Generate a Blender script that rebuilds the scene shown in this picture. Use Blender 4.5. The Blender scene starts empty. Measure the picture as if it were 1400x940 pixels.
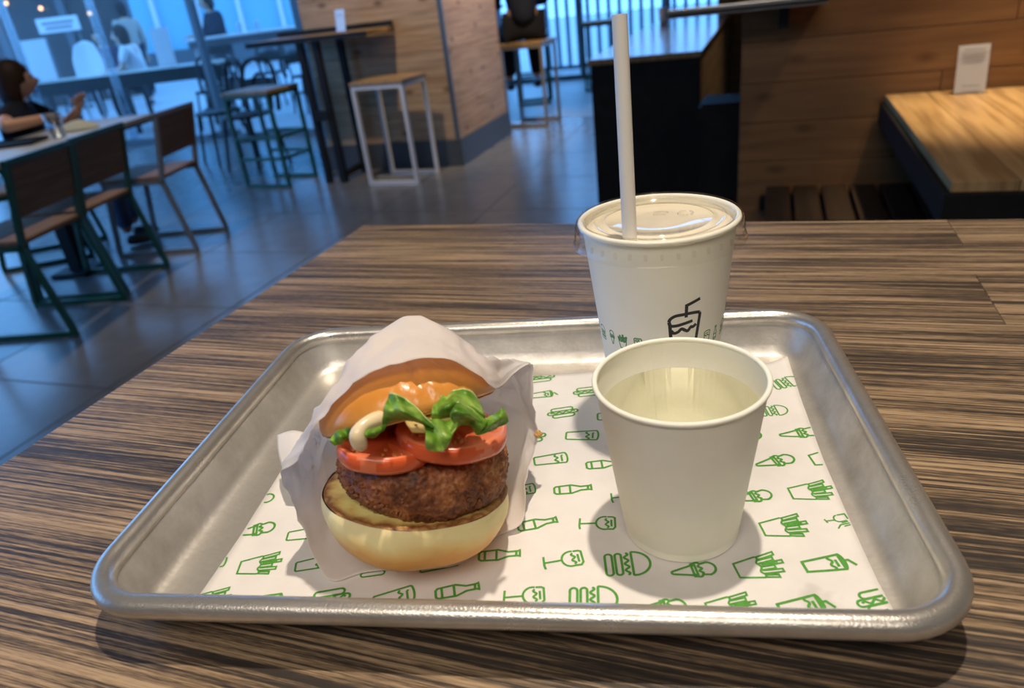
import bpy, bmesh, math, random
from mathutils import Vector, Matrix, noise, Euler
random.seed(7)
S = bpy.context.scene
COL = S.collection
PI = math.pi
ZT = 0.95                       # height of our table top
TH = math.radians(10.335)       # tray is turned this much on the table
# ------------------------------------------------------------------ camera
def set_camera():
    yaw, pit, rol = math.radians(-21.1417), math.radians(26.3286), math.radians(-7.0401)
    fwd = Vector((math.sin(yaw)*math.cos(pit), math.cos(yaw)*math.cos(pit), -math.sin(pit)))
    right = Vector((math.cos(yaw), -math.sin(yaw), 0)); up = right.cross(fwd)
    r2 = right*math.cos(rol)+up*math.sin(rol); u2 = -right*math.sin(rol)+up*math.cos(rol)
    cd = bpy.data.cameras.new('camera'); co = bpy.data.objects.new('camera', cd); COL.objects.link(co)
    m = Matrix((r2, u2, -fwd)).transposed().to_4x4(); m.translation = Vector((0.12906, -0.33211, 1.20793))
    co.matrix_world = m
    cd.sensor_width = 36; cd.lens = 984.573/1400*36; cd.clip_start = 0.02; cd.clip_end = 200
    cd.dof.use_dof = True; cd.dof.focus_distance = 0.40; cd.dof.aperture_fstop = 9.0
    S.camera = co
set_camera()
# ------------------------------------------------------------------ world, lights, exposure
W = bpy.data.worlds.new('world'); S.world = W; W.use_nodes = True
bg = W.node_tree.nodes['Background']; bg.inputs[0].default_value = (0.15, 0.45, 1.0, 1); bg.inputs[1].default_value = 3.2
S.view_settings.view_transform = 'Standard'; S.view_settings.look = 'None'; S.view_settings.gamma = 1
S.cycles.diffuse_bounces = 8; S.cycles.max_bounces = 16; S.cycles.transparent_max_bounces = 16
S.view_settings.exposure = 0.0; S.view_settings.use_curve_mapping = False
def spot(name, loc, target, power, col, angle=70, blend=0.6, rad=0.03):
    l = bpy.data.lights.new(name, 'SPOT'); l.energy = power; l.color = col; l.spot_size = math.radians(angle); l.spot_blend = blend
    l.shadow_soft_size = rad
    o = bpy.data.objects.new(name, l); COL.objects.link(o); o.location = loc
    o.rotation_euler = (Vector(target)-Vector(loc)).to_track_quat('-Z', 'Y').to_euler(); return o
WARM = (1.0, 0.80, 0.60)
spot('ceiling_spot', (0.16, 0.15, 2.75), (0.16, 0.15, 0.95), 108, (1.0, 0.86, 0.70), 75, 0.9, 0.028)
spot('ceiling_spot', (0.92, 2.00, 2.85), (0.80, 2.08, 0.75), 420, (1, .74, .43), 30, 1.0, 0.05)
spot('ceiling_spot', (1.25, 1.60, 2.85), (1.10, 2.43, 1.2), 46, (1, .76, .50), 80, 0.9, 0.05)
spot('ceiling_spot', (-2.2, 3.3, 2.9), (-2.45, 4.87, 1.1), 150, WARM, 70, 0.9, 0.05)
spot('ceiling_spot', (-1.0, 5.2, 2.9), (-2.1, 5.6, 1.2), 300, (1, .74, .44), 60, 0.9, 0.05)
spot('ceiling_spot', (-1.5, 3.3, 2.9), (-1.5, 3.3, 0), 70, WARM, 80, 0.9, 0.05)
spot('ceiling_spot', (-0.55, 4.6, 2.9), (-0.45, 4.6, 0.8), 40, WARM, 60, 0.9, 0.05)
spot('ceiling_spot', (-3.2, 2.5, 2.95), (-3.2, 2.3, 0.75), 110, (1, .82, .62), 70, 0.9, 0.05)
spot('ceiling_spot', (0.55, 4.6, 2.9), (-.22, 4.7, .6), 60, (1, .76, .46), 60, 0.9, 0.05)
def area(name, loc, target, power, col, sx, sy):
    l = bpy.data.lights.new(name, 'AREA'); l.shape = 'RECTANGLE'; l.size = sx; l.size_y = sy; l.energy = power; l.color = col
    o = bpy.data.objects.new(name, l); COL.objects.link(o); o.location = loc
    o.rotation_euler = (Vector(target)-Vector(loc)).to_track_quat('-Z', 'Y').to_euler(); return o
area('added_fill_light', (0.2, -1.5, 2.95), (0.1, -0.3, 0.9), 34, (1, .90, .78), 1.8, 0.8)  # added soft fill from behind and above the camera, brightens the cup fronts

# ------------------------------------------------------------------ helpers
def obj(name, bm, mat=None, parent=None, smooth=False, loc=None, rot=None):
    me = bpy.data.meshes.new(name)
    if isinstance(bm, bmesh.types.BMesh):
        bm.normal_update(); bm.to_mesh(me); bm.free()
    else: me = bm
    for mm in (mat if isinstance(mat, (list, tuple)) else [mat]):
        if mm: me.materials.append(mm)
    if smooth:
        for p in me.polygons: p.use_smooth = True
    o = bpy.data.objects.new(name, me); COL.objects.link(o)
    if parent: o.parent = parent
    if loc: o.location = loc
    if rot: o.rotation_euler = rot
    return o
def tag(o, label=None, cat=None, group=None, kind=None):
    if label: o['label'] = label
    if cat: o['category'] = cat
    if group: o['group'] = group
    if kind: o['kind'] = kind
    return o
def thing(name, label, cat, loc=(0, 0, 0), rz=0, group=None):
    o = bpy.data.objects.new(name, None); COL.objects.link(o); o.location = loc; o.rotation_euler = (0, 0, rz)
    o.empty_display_size = 0.05
    return tag(o, label, cat, group)
def dup(root, loc, rz, label=None, group=None):
    r = root.copy(); COL.objects.link(r); r.location = loc; r.rotation_euler = (0, 0, rz)
    if label: r['label'] = label
    if group: r['group'] = group
    for ch in list(root.children):
        c = ch.copy(); COL.objects.link(c); c.parent = r
        for g in ch.children:
            d = g.copy(); COL.objects.link(d); d.parent = c
    return r
def box(bm, c, s, M=None):
    vs = []
    for dx, dy, dz in ((-1,-1,-1),(1,-1,-1),(1,1,-1),(-1,1,-1),(-1,-1,1),(1,-1,1),(1,1,1),(-1,1,1)):
        v = Vector((c[0]+dx*s[0]/2, c[1]+dy*s[1]/2, c[2]+dz*s[2]/2))
        vs.append(bm.verts.new(M @ v if M else v))
    for f in ((3,2,1,0),(4,5,6,7),(0,1,5,4),(1,2,6,5),(2,3,7,6),(3,0,4,7)): bm.faces.new([vs[i] for i in f])
    return vs
def boxm(c, s, bev=0.0, M=None):
    bm = bmesh.new(); box(bm, c, s, M)
    if bev: bmesh.ops.bevel(bm, geom=list(bm.edges), offset=bev, segments=2, affect='EDGES', profile=0.6)
    return bm
def bar(bm, p0, p1, w, h=None, up=(0, 0, 1)):
    h = h or w; p0, p1 = Vector(p0), Vector(p1); d = (p1-p0).normalized(); up = Vector(up)
    if abs(d.dot(up)) > 0.95: up = Vector((0, 1, 0))
    x = d.cross(up).normalized(); y = x.cross(d)
    a = []
    for p in (p0, p1):
        for sx, sy in ((-1,-1),(1,-1),(1,1),(-1,1)): a.append(bm.verts.new(p+x*sx*w/2+y*sy*h/2))
    for f in ((3,2,1,0),(4,5,6,7),(0,1,5,4),(1,2,6,5),(2,3,7,6),(3,0,4,7)): bm.faces.new([a[i] for i in f])
def barm(p0, p1, w, h=None, up=(0, 0, 1)):
    bm = bmesh.new(); bar(bm, p0, p1, w, h, up); return bm
def tube(bm, pts, r, n=8, closed=False, cap=True):
    pts = [Vector(p) for p in pts]; N = len(pts); rings = []
    rad = r if isinstance(r, (list, tuple)) else [r]*N
    prev = None
    for i, p in enumerate(pts):
        if closed: d = pts[(i+1) % N]-pts[i-1]
        else: d = pts[min(i+1, N-1)]-pts[max(i-1, 0)]
        d.normalize()
        if prev is None:
            a = Vector((0, 0, 1)) if abs(d.z) < .9 else Vector((1, 0, 0))
            prev = (a-d*a.dot(d)).normalized()
        else: prev = (prev-d*prev.dot(d)).normalized()
        y = d.cross(prev)
        rings.append([bm.verts.new(p+(prev*math.cos(2*PI*k/n)+y*math.sin(2*PI*k/n))*rad[i]) for k in range(n)])
    for i in range(N if closed else N-1):
        A, B = rings[i], rings[(i+1) % N]
        for k in range(n): bm.faces.new((A[k], A[(k+1) % n], B[(k+1) % n], B[k]))
    if cap and not closed:
        bm.faces.new(rings[0][::-1]); bm.faces.new(rings[-1])
def tubem(pts, r, n=8, closed=False):
    bm = bmesh.new(); tube(bm, pts, r, n, closed); return bm
def lathe(bm, prof, n=64, c=(0, 0, 0), close=False):
    rings = []
    for r, z in prof:
        if r < 1e-6: rings.append([bm.verts.new((c[0], c[1], c[2]+z))])
        else: rings.append([bm.verts.new((c[0]+r*math.cos(2*PI*k/n), c[1]+r*math.sin(2*PI*k/n), c[2]+z)) for k in range(n)])
    P = list(zip(rings, rings[1:]))
    if close: P.append((rings[-1], rings[0]))
    for A, B in P:
        for k in range(n):
            k2 = (k+1) % n
            if len(A) == 1 and len(B) == 1: continue
            if len(A) == 1: bm.faces.new((A[0], B[k2], B[k]))
            elif len(B) == 1: bm.faces.new((A[k], A[k2], B[0]))
            else: bm.faces.new((A[k], A[k2], B[k2], B[k]))
def lathem(prof, n=64, c=(0, 0, 0), close=False):
    bm = bmesh.new(); lathe(bm, prof, n, c, close); bmesh.ops.recalc_face_normals(bm, faces=bm.faces); return bm
def grid_bm(rows, closed_u=False):
    bm = bmesh.new(); V = [[bm.verts.new(p) for p in r] for r in rows]
    for A, B in zip(V, V[1:]):
        n = len(A)
        for k in range(n if closed_u else n-1): bm.faces.new((A[k], A[(k+1) % n], B[(k+1) % n], B[k]))
    return bm
def cr(pts, n, closed=False):          # Catmull-Rom resample to n points
    pts = [Vector(p) for p in pts]; N = len(pts); out = []
    segs = N if closed else N-1
    for i in range(n):
        t = i/(n if closed else n-1)*segs; k = min(int(t), segs-1); u = t-k
        g = (lambda j: pts[j % N]) if closed else (lambda j: pts[max(0, min(N-1, j))])
        p0, p1, p2, p3 = g(k-1), g(k), g(k+1), g(k+2)
        out.append(0.5*((2*p1)+(p2-p0)*u+(2*p0-5*p1+4*p2-p3)*u*u+(3*p1-p0-3*p2+p3)*u**3))
    return out
def sheet(rows, nu, nv):
    r1 = [cr(r, nu) for r in rows]
    cols = [cr([r[k] for r in r1], nv) for k in range(nu)]
    return [[cols[k][j] for k in range(nu)] for j in range(nv)]
def nz(v, s, seed=0): return noise.noise(Vector(v)*s+Vector((seed*7.3, seed*3.1, seed*1.7)))
def subd(o, lv=1):
    m = o.modifiers.new('sub', 'SUBSURF'); m.levels = lv; m.render_levels = lv; return o
def solid(o, t, off=0):
    m = o.modifiers.new('solid', 'SOLIDIFY'); m.thickness = t; m.offset = off; return o

# ------------------------------------------------------------------ materials
def newmat(name):
    m = bpy.data.materials.new(name); m.use_nodes = True
    return m, m.node_tree, m.node_tree.nodes['Principled BSDF']
def plain(name, col, rough=0.5, metal=0.0, spec=0.5, var=0.0, vscale=30, bump=0, bscale=200):
    m, t, b = newmat(name); N = t.nodes; L = t.links
    b.inputs['Base Color'].default_value = (*col, 1); b.inputs['Roughness'].default_value = rough
    b.inputs['Metallic'].default_value = metal; b.inputs['Specular IOR Level'].default_value = spec
    if var or bump:
        tc = N.new('ShaderNodeTexCoord')
        if var:
            n = N.new('ShaderNodeTexNoise'); n.inputs['Scale'].default_value = vscale; n.inputs['Detail'].default_value = 4
            L.new(tc.outputs['Object'], n.inputs['Vector'])
            r = N.new('ShaderNodeValToRGB'); r.color_ramp.elements[0].position = .3; r.color_ramp.elements[1].position = .7
            r.color_ramp.elements[0].color = (*[c*(1-var) for c in col], 1); r.color_ramp.elements[1].color = (*[min(1, c*(1+var)) for c in col], 1)
            L.new(n.outputs['Fac'], r.inputs['Fac']); L.new(r.outputs['Color'], b.inputs['Base Color'])
        if bump:
            n2 = N.new('ShaderNodeTexNoise'); n2.inputs['Scale'].default_value = bscale; n2.inputs['Detail'].default_value = 5
            L.new(tc.outputs['Object'], n2.inputs['Vector'])
            bp = N.new('ShaderNodeBump'); bp.inputs['Strength'].default_value = bump; bp.inputs['Distance'].default_value = 0.002
            L.new(n2.outputs['Fac'], bp.inputs['Height']); L.new(bp.outputs['Normal'], b.inputs['Normal'])
    return m
def ramp(N, stops):
    r = N.new('ShaderNodeValToRGB'); e = r.color_ramp.elements
    e[0].position, e[0].color = stops[0][0], (*stops[0][1], 1); e[1].position, e[1].color = stops[-1][0], (*stops[-1][1], 1)
    for p, c in stops[1:-1]:
        x = e.new(p); x.color = (*c, 1)
    return r
def wood(name, stops, scale=(3, 150, 3), warp=0.0, warp_s=3.0, rough=0.45, bump=0.15, knots=None, detail=3, spec=0.4, broad=None, speck=None):
    """grain along local X by default; scale order is XYZ"""
    m, t, b = newmat(name); N = t.nodes; L = t.links
    tc = N.new('ShaderNodeTexCoord'); oi = N.new('ShaderNodeObjectInfo')
    off = N.new('ShaderNodeVectorMath'); off.operation = 'SCALE'; off.inputs[0].default_value = (3.7, 1.9, 2.3)
    L.new(oi.outputs['Random'], off.inputs['Scale'])
    add = N.new('ShaderNodeVectorMath'); add.operation = 'ADD'; L.new(tc.outputs['Object'], add.inputs[0]); L.new(off.outputs[0], add.inputs[1])
    src = add.outputs[0]
    if warp:
        wn = N.new('ShaderNodeTexNoise'); wn.inputs['Scale'].default_value = warp_s; wn.inputs['Detail'].default_value = 2; L.new(src, wn.inputs['Vector'])
        sc = N.new('ShaderNodeVectorMath'); sc.operation = 'SCALE'; sc.inputs['Scale'].default_value = warp; L.new(wn.outputs['Color'], sc.inputs[0])
        a2 = N.new('ShaderNodeVectorMath'); a2.operation = 'ADD'; L.new(src, a2.inputs[0]); L.new(sc.outputs[0], a2.inputs[1]); src2 = a2.outputs[0]
    else: src2 = src
    mp = N.new('ShaderNodeMapping'); mp.inputs['Scale'].default_value = scale; L.new(src2, mp.inputs['Vector'])
    n = N.new('ShaderNodeTexNoise'); n.inputs['Scale'].default_value = 1; n.inputs['Detail'].default_value = detail; n.inputs['Roughness'].default_value = 0.55
    L.new(mp.outputs[0], n.inputs['Vector'])
    fac = n.outputs['Fac']
    if broad:
        mp2 = N.new('ShaderNodeMapping'); mp2.inputs['Scale'].default_value = broad; L.new(src, mp2.inputs['Vector'])
        n2 = N.new('ShaderNodeTexNoise'); n2.inputs['Scale'].default_value = 1; n2.inputs['Detail'].default_value = 2; L.new(mp2.outputs[0], n2.inputs['Vector'])
        mm = N.new('ShaderNodeMath'); mm.operation = 'MULTIPLY_ADD'; mm.inputs[1].default_value = 0.55; L.new(n2.outputs['Fac'], mm.inputs[0])
        mm2 = N.new('ShaderNodeMath'); mm2.operation = 'ADD'; mm2.inputs[1].default_value = -0.275; L.new(fac, mm.inputs[2]); L.new(mm.outputs[0], mm2.inputs[0]); fac = mm2.outputs[0]
    if speck:
        mp4 = N.new('ShaderNodeMapping'); mp4.inputs['Scale'].default_value = speck; L.new(src2, mp4.inputs['Vector'])
        n4 = N.new('ShaderNodeTexNoise'); n4.inputs['Scale'].default_value = 1; n4.inputs['Detail'].default_value = 2; L.new(mp4.outputs[0], n4.inputs['Vector'])
        m4 = N.new('ShaderNodeMath'); m4.operation = 'MULTIPLY_ADD'; m4.inputs[1].default_value = 0.30; L.new(n4.outputs['Fac'], m4.inputs[0])
        m5 = N.new('ShaderNodeMath'); m5.operation = 'ADD'; m5.inputs[1].default_value = -0.15; L.new(fac, m4.inputs[2]); L.new(m4.outputs[0], m5.inputs[0]); fac = m5.outputs[0]
    r = ramp(N, stops); L.new(fac, r.inputs['Fac']); colo = r.outputs['Color']
    if knots:
        mp3 = N.new('ShaderNodeMapping'); mp3.inputs['Scale'].default_value = knots[:3]; mp3.inputs['Rotation'].default_value = (PI/2, 0, 0) if len(knots) == 3 else (0, PI/2, 0); L.new(src, mp3.inputs['Vector'])
        v = N.new('ShaderNodeTexVoronoi'); v.voronoi_dimensions = '2D'; v.inputs['Scale'].default_value = 1; L.new(mp3.outputs[0], v.inputs['Vector'])
        kr = ramp(N, [(0.0, (.9, .9, .9)), (0.045, (.6, .6, .6)), (0.11, (0, 0, 0))]); L.new(v.outputs['Distance'], kr.inputs['Fac'])
        mx = N.new('ShaderNodeMix'); mx.data_type = 'RGBA'; L.new(kr.outputs['Color'], mx.inputs[0]); L.new(colo, mx.inputs[6]); mx.inputs[7].default_value = (0.09, 0.035, 0.012, 1); colo = mx.outputs[2]
    L.new(colo, b.inputs['Base Color']); b.inputs['Roughness'].default_value = rough; b.inputs['Specular IOR Level'].default_value = spec
    bp = N.new('ShaderNodeBump'); bp.inputs['Strength'].default_value = bump; bp.inputs['Distance'].default_value = 0.001
    L.new(fac, bp.inputs['Height']); L.new(bp.outputs['Normal'], b.inputs['Normal'])
    return m
def clear_mat(name, tint=(1, 1, 1), refl=0.10, rough=0.02, ior=1.4):
    m = bpy.data.materials.new(name); m.use_nodes = True; t = m.node_tree; N = t.nodes; L = t.links; N.clear()
    out = N.new('ShaderNodeOutputMaterial'); mix = N.new('ShaderNodeMixShader'); tr = N.new('ShaderNodeBsdfTransparent'); gl = N.new('ShaderNodeBsdfGlossy')
    tr.inputs[0].default_value = (*tint, 1); gl.inputs['Roughness'].default_value = rough
    fr0 = N.new('ShaderNodeLayerWeight'); fr0.inputs['Blend'].default_value = 0.5
    fr = N.new('ShaderNodeMath'); fr.operation = 'POWER'; fr.inputs[1].default_value = 4.0; L.new(fr0.outputs['Facing'], fr.inputs[0])
    mm = N.new('ShaderNodeMath'); mm.operation = 'MULTIPLY_ADD'; mm.inputs[1].default_value = 0.9; mm.inputs[2].default_value = 0.03+refl; mm.use_clamp = True
    L.new(fr.outputs[0], mm.inputs[0]); L.new(mm.outputs[0], mix.inputs[0]); L.new(tr.outputs[0], mix.inputs[1]); L.new(gl.outputs[0], mix.inputs[2]); L.new(mix.outputs[0], out.inputs[0])
    return m
def sheet_paper(name, col, transl=0.35, bump=0.25, bscale=90, mottle=0.05, mscale=60, stain=None):
    m = bpy.data.materials.new(name); m.use_nodes = True; t = m.node_tree; N = t.nodes; L = t.links; N.clear()
    out = N.new('ShaderNodeOutputMaterial'); mix = N.new('ShaderNodeMixShader'); mix.inputs[0].default_value = transl
    b = N.new('ShaderNodeBsdfPrincipled'); tl = N.new('ShaderNodeBsdfTranslucent'); tl.inputs[0].default_value = (*col, 1)
    b.inputs['Roughness'].default_value = 0.6; b.inputs['Specular IOR Level'].default_value = 0.25
    tc = N.new('ShaderNodeTexCoord'); n = N.new('ShaderNodeTexNoise'); n.inputs['Scale'].default_value = mscale; n.inputs['Detail'].default_value = 5
    L.new(tc.outputs['Object'], n.inputs['Vector'])
    r = ramp(N, [(0.3, [c*(1-mottle) for c in col]), (0.7, [min(1, c*(1+mottle*.4)) for c in col])]); L.new(n.outputs['Fac'], r.inputs['Fac'])
    colo = r.outputs['Color']
    if stain:
        for (sx, sy, sr) in stain:
            sub = N.new('ShaderNodeVectorMath'); sub.operation = 'DISTANCE'; sub.inputs[1].default_value = (sx, sy, 0)
            wv = N.new('ShaderNodeTexNoise'); wv.inputs['Scale'].default_value = 70; L.new(tc.outputs['Object'], wv.inputs['Vector'])
            sc = N.new('ShaderNodeVectorMath'); sc.operation = 'SCALE'; sc.inputs['Scale'].default_value = 0.018; L.new(wv.outputs['Color'], sc.inputs[0])
            ad = N.new('ShaderNodeVectorMath'); ad.operation = 'ADD'; L.new(tc.outputs['Object'], ad.inputs[0]); L.new(sc.outputs[0], ad.inputs[1]); L.new(ad.outputs[0], sub.inputs[0])
            mr = N.new('ShaderNodeMapRange'); mr.inputs[1].default_value = sr*0.8; mr.inputs[2].default_value = sr; mr.inputs[3].default_value = 0.5; mr.inputs[4].default_value = 0; L.new(sub.outputs['Value'], mr.inputs[0])
            mx = N.new('ShaderNodeMix'); mx.data_type = 'RGBA'; L.new(mr.outputs[0], mx.inputs[0]); L.new(colo, mx.inputs[6]); mx.inputs[7].default_value = (.50, .47, .44, 1); colo = mx.outputs[2]
    L.new(colo, b.inputs['Base Color'])
    bn = N.new('ShaderNodeTexNoise'); bn.inputs['Scale'].default_value = bscale; bn.inputs['Detail'].default_value = 4; L.new(tc.outputs['Object'], bn.inputs['Vector'])
    bp = N.new('ShaderNodeBump'); bp.inputs['Strength'].default_value = bump; bp.inputs['Distance'].default_value = 0.001
    L.new(bn.outputs['Fac'], bp.inputs['Height']); L.new(bp.outputs[0], b.inputs['Normal']); L.new(bp.outputs[0], tl.inputs['Normal'])
    L.new(b.outputs[0], mix.inputs[1]); L.new(tl.outputs[0], mix.inputs[2]); L.new(mix.outputs[0], out.inputs[0])
    return m
M = {}
M['table'] = wood('table_wood', [(0.36, (.038, .031, .027)), (0.45, (.085, .062, .044)), (0.54, (.235, .160, .095)), (0.68, (.43, .305, .185))],
                  scale=(6.5, 520, 6.5), warp=0.010, warp_s=2.4, rough=0.40, bump=0.35, detail=6, broad=(1.8, 40, 1), speck=(110, 1800, 1))
M['table_edge'] = wood('table_edge', [(0.35, (.02, .015, .012)), (0.65, (.12, .075, .045))], scale=(4, 150, 150), rough=.5)
M['pine'] = wood('pine_plank', [(0.3, (.30, .19, .105)), (0.5, (.43, .29, .17)), (0.7, (.52, .37, .23))], scale=(2.5, 30, 60), warp=0.03, warp_s=2.5, rough=.5, bump=.1, knots=(2.0, 2.0, 4))
M['pine_y'] = wood('pine_plank_side', [(0.3, (.30, .19, .105)), (0.5, (.43, .29, .17)), (0.7, (.52, .37, .23))], scale=(30, 2.5, 60), warp=0.03, warp_s=2.5, rough=.5, bump=.1, knots=(5, 2.2, 5, 1))
M['pine_dark'] = wood('stained_plank', [(0.3, (.145, .066, .024)), (0.5, (.19, .090, .033)), (0.7, (.23, .115, .045))], scale=(2, 20, 34), warp=0.03, warp_s=2.5, rough=.55, bump=.1, knots=(2.4, 2.4, 5))
M['oak_top'] = wood('oak_top', [(0.3, (.20, .12, .05)), (0.55, (.36, .23, .105)), (0.72, (.44, .30, .15))], scale=(45, 2.5, 10), warp=.02, warp_s=3, rough=.4, bump=.08)
M['seat_wood'] = wood('seat_wood', [(0.3, (.19, .115, .07)), (0.7, (.29, .185, .115))], scale=(40, 3, 10), rough=.6, bump=.05, spec=.15)
M['back_wood'] = wood('chair_back_wood', [(0.3, (.11, .06, .034)), (0.7, (.18, .10, .058))], scale=(10, 3, 50), rough=.5, bump=.05)
M['pale_top'] = wood('pale_table_top', [(0.3, (.34, .33, .29)), (0.7, (.5, .48, .42))], scale=(40, 3, 10), rough=.3, bump=.03)
M['black'] = plain('black_panel', (.012, .011, .011), .6, 0, .12, .2, 20)
M['black_metal'] = plain('black_metal', (.016, .017, .019), .5, 0, .18)
M['green_metal'] = plain('green_metal', (.008, .065, .030), .35, 0, .5)
M['white_metal'] = plain('white_metal', (.62, .63, .66), .4)
M['gray_metal'] = plain('gray_metal', (.24, .235, .23), .4, .3)
M['tile'] = plain('floor_tile', (.155, .155, .16), .24, 0, .55, .12, 6, .04, 60)
M['grout'] = plain('grout', (.07, .07, .072), .8)
M['skirt'] = plain('skirting', (.06, .068, .08), .45)
M['ceil'] = plain('ceiling_paint', (.16, .15, .14), .9)
M['rearwall'] = plain('rear_wall', (.22, .19, .16), .9, var=.05)
M['glass'] = clear_mat('window_glass', (.96, .985, 1.0), -.02, .0, 1.45)
M['frost'] = clear_mat('glass_fin', (.72, .85, .95), .15, .15, 1.45)
M['mullion'] = plain('mullion_paint', (.11, .13, .15), .4, .4)
M['paving'] = plain('patio_paving', (.40, .42, .45), .4, 0, .5, .08, 1.2)
M['cup'] = plain('cup_paper', (.88, .86, .755), .55, 0, .3, .015, 60, .06, 500)
M['straw'] = plain('straw_paper', (.82, .79, .73), .5)
M['lid'] = clear_mat('lid_plastic', (.985, .98, .96), .0, .06, 1.5)
M['water'] = clear_mat('water', (.99, .99, .96), .0, .0, 1.33)
M['shake'] = plain('milkshake', (.88, .80, .65), .35, 0, .5, .03, 80, .3, 300)
M['green_ink'] = plain('green_ink', (.075, .30, .035), .55, var=.12, vscale=300)
M['dark_green_ink'] = plain('dark_green_ink', (.06, .24, .08), .55)
M['black_ink'] = plain('black_ink', (.018, .018, .024), .5)
M['liner'] = sheet_paper('liner_paper', (.83, .80, .77), .12, .35, 45, .05, 70, stain=[(.152, -.098, .017), (.135, -.096, .010), (.060, -.083, .012)])
M['wrap'] = sheet_paper('wrap_paper', (.92, .89, .87), .50, .5, 60, .03, 40)
M['card'] = plain('white_card', (.72, .73, .76), .35)
M['ink_gray'] = plain('gray_print', (.30, .29, .30), .5)
def acrylic(): return clear_mat('acrylic', (.96, .96, .97), .04, .02, 1.49)
M['acrylic'] = acrylic()
def alu():
    m, t, b = newmat('sheet_aluminium'); N = t.nodes; L = t.links
    tc = N.new('ShaderNodeTexCoord'); n = N.new('ShaderNodeTexNoise'); n.inputs['Scale'].default_value = 26; n.inputs['Detail'].default_value = 8; n.inputs['Roughness'].default_value = .65
    L.new(tc.outputs['Object'], n.inputs['Vector'])
    r = ramp(N, [(0.32, (.46, .43, .385)), (0.62, (.66, .63, .585))]); L.new(n.outputs['Fac'], r.inputs['Fac']); L.new(r.outputs[0], b.inputs['Base Color'])
    b.inputs['Metallic'].default_value = 0.78
    mr = N.new('ShaderNodeMapRange'); mr.inputs[1].default_value = .3; mr.inputs[2].default_value = .7; mr.inputs[3].default_value = .56; mr.inputs[4].default_value = .40; L.new(n.outputs['Fac'], mr.inputs[0]); L.new(mr.outputs[0], b.inputs['Roughness'])
    n2 = N.new('ShaderNodeTexNoise'); n2.inputs['Scale'].default_value = 420; n2.inputs['Detail'].default_value = 3; L.new(tc.outputs['Object'], n2.inputs['Vector'])
    n3 = N.new('ShaderNodeTexNoise'); n3.inputs['Scale'].default_value = 45; n3.inputs['Detail'].default_value = 2; L.new(tc.outputs['Object'], n3.inputs['Vector'])
    bp = N.new('ShaderNodeBump'); bp.inputs['Strength'].default_value = .16; bp.inputs['Distance'].default_value = .0008; L.new(n2.outputs['Fac'], bp.inputs['Height'])
    bp2 = N.new('ShaderNodeBump'); bp2.inputs['Strength'].default_value = .25; bp2.inputs['Distance'].default_value = .002; L.new(n3.outputs['Fac'], bp2.inputs['Height']); L.new(bp.outputs[0], bp2.inputs['Normal'])
    L.new(bp2.outputs[0], b.inputs['Normal']); return m
M['alu'] = alu()
M['alu_rim'] = M['alu'].copy(); M['alu_rim'].name = 'rim_aluminium'
for nd in M['alu_rim'].node_tree.nodes:
    if nd.bl_idname == 'ShaderNodeTexNoise' and nd.inputs['Scale'].default_value > 400: nd.inputs['Scale'].default_value = 900; nd.inputs['Detail'].default_value = 1
    if nd.bl_idname == 'ShaderNodeMapRange': nd.inputs[3].default_value = .40; nd.inputs[4].default_value = .24
    if nd.bl_idname == 'ShaderNodeBump' and nd.inputs['Distance'].default_value < .001: nd.inputs['Strength'].default_value = .16
    elif nd.bl_idname == 'ShaderNodeBump': nd.inputs['Strength'].default_value = .08

M['oak_dark'] = wood('brown_top', [(0.3, (.14, .085, .045)), (0.7, (.26, .165, .09))], scale=(45, 2.5, 10), warp=.02, rough=.16, bump=.03, spec=.6)
M['dark_slat'] = wood('dark_slat', [(0.3, (.018, .011, .007)), (0.7, (.035, .021, .013))], scale=(60, 4, 20), rough=.5)
M['steel'] = plain('brushed_steel', (.6, .6, .6), .3, 1.0)
M['frost_cup'] = clear_mat('cup_plastic', (.86, .90, .93), .12, .1)
M['kraft'] = plain('pale_kraft', (.45, .48, .42), .7)
M['shop_dark'] = plain('shop_wall', (.07, .05, .045), .7, var=.2, vscale=1.5)
M['pale_wall'] = plain('pale_wall', (.60, .66, .70), .6)
M['teal_glass'] = plain('teal_glass', (.25, .55, .68), .12, 0, .6)
M['slat_blue'] = plain('painted_slat', (.20, .28, .34), .5)
# ================================================================== SETTING
fl = tag(obj('floor', boxm((-0.6, 3.2, -0.054), (14, 13, 0.1)), M['grout']), kind='structure')
tb = boxm((0, 0, -0.006), (0.744, 0.744, 0.012), 0.002); tile_me = bpy.data.meshes.new('tile'); tb.to_mesh(tile_me); tb.free(); tile_me.materials.append(M['tile'])
for i in range(10):
    for j in range(13):
        x, y = -6.35+0.75*i, 0.3+0.75*j
        if (x < -3.2 and y > 6.4) : continue
        o = bpy.data.objects.new('tile', tile_me); COL.objects.link(o); o.parent = fl; o.location = (x, y, random.uniform(-.0006, 0))
tag(obj('floor_patio', boxm((-14, 16.8, -0.05), (40, 20.2, 0.1)), M['paving']), kind='structure')
tag(obj('floor_patio', boxm((-21, 0, -0.05), (26, 13.2, 0.1)), M['paving']), kind='structure')
tag(obj('wall_back', boxm((1.575, 7.05, 1.55), (3.85, .1, 3.1)), M['pine_dark']), kind='structure')
tag(obj('ceiling', boxm((-1.4, 3.15, 3.15), (10.2, 12.7, 0.1)), M['ceil']), kind='structure')
tag(obj('wall_rear', boxm((-1.0, -3.1, 1.55), (10, 0.1, 3.1)), M['rearwall']), kind='structure')
tag(obj('wall_east', boxm((3.55, 3.2, 1.55), (0.1, 12.6, 3.1)), M['rearwall']), kind='structure')
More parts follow.
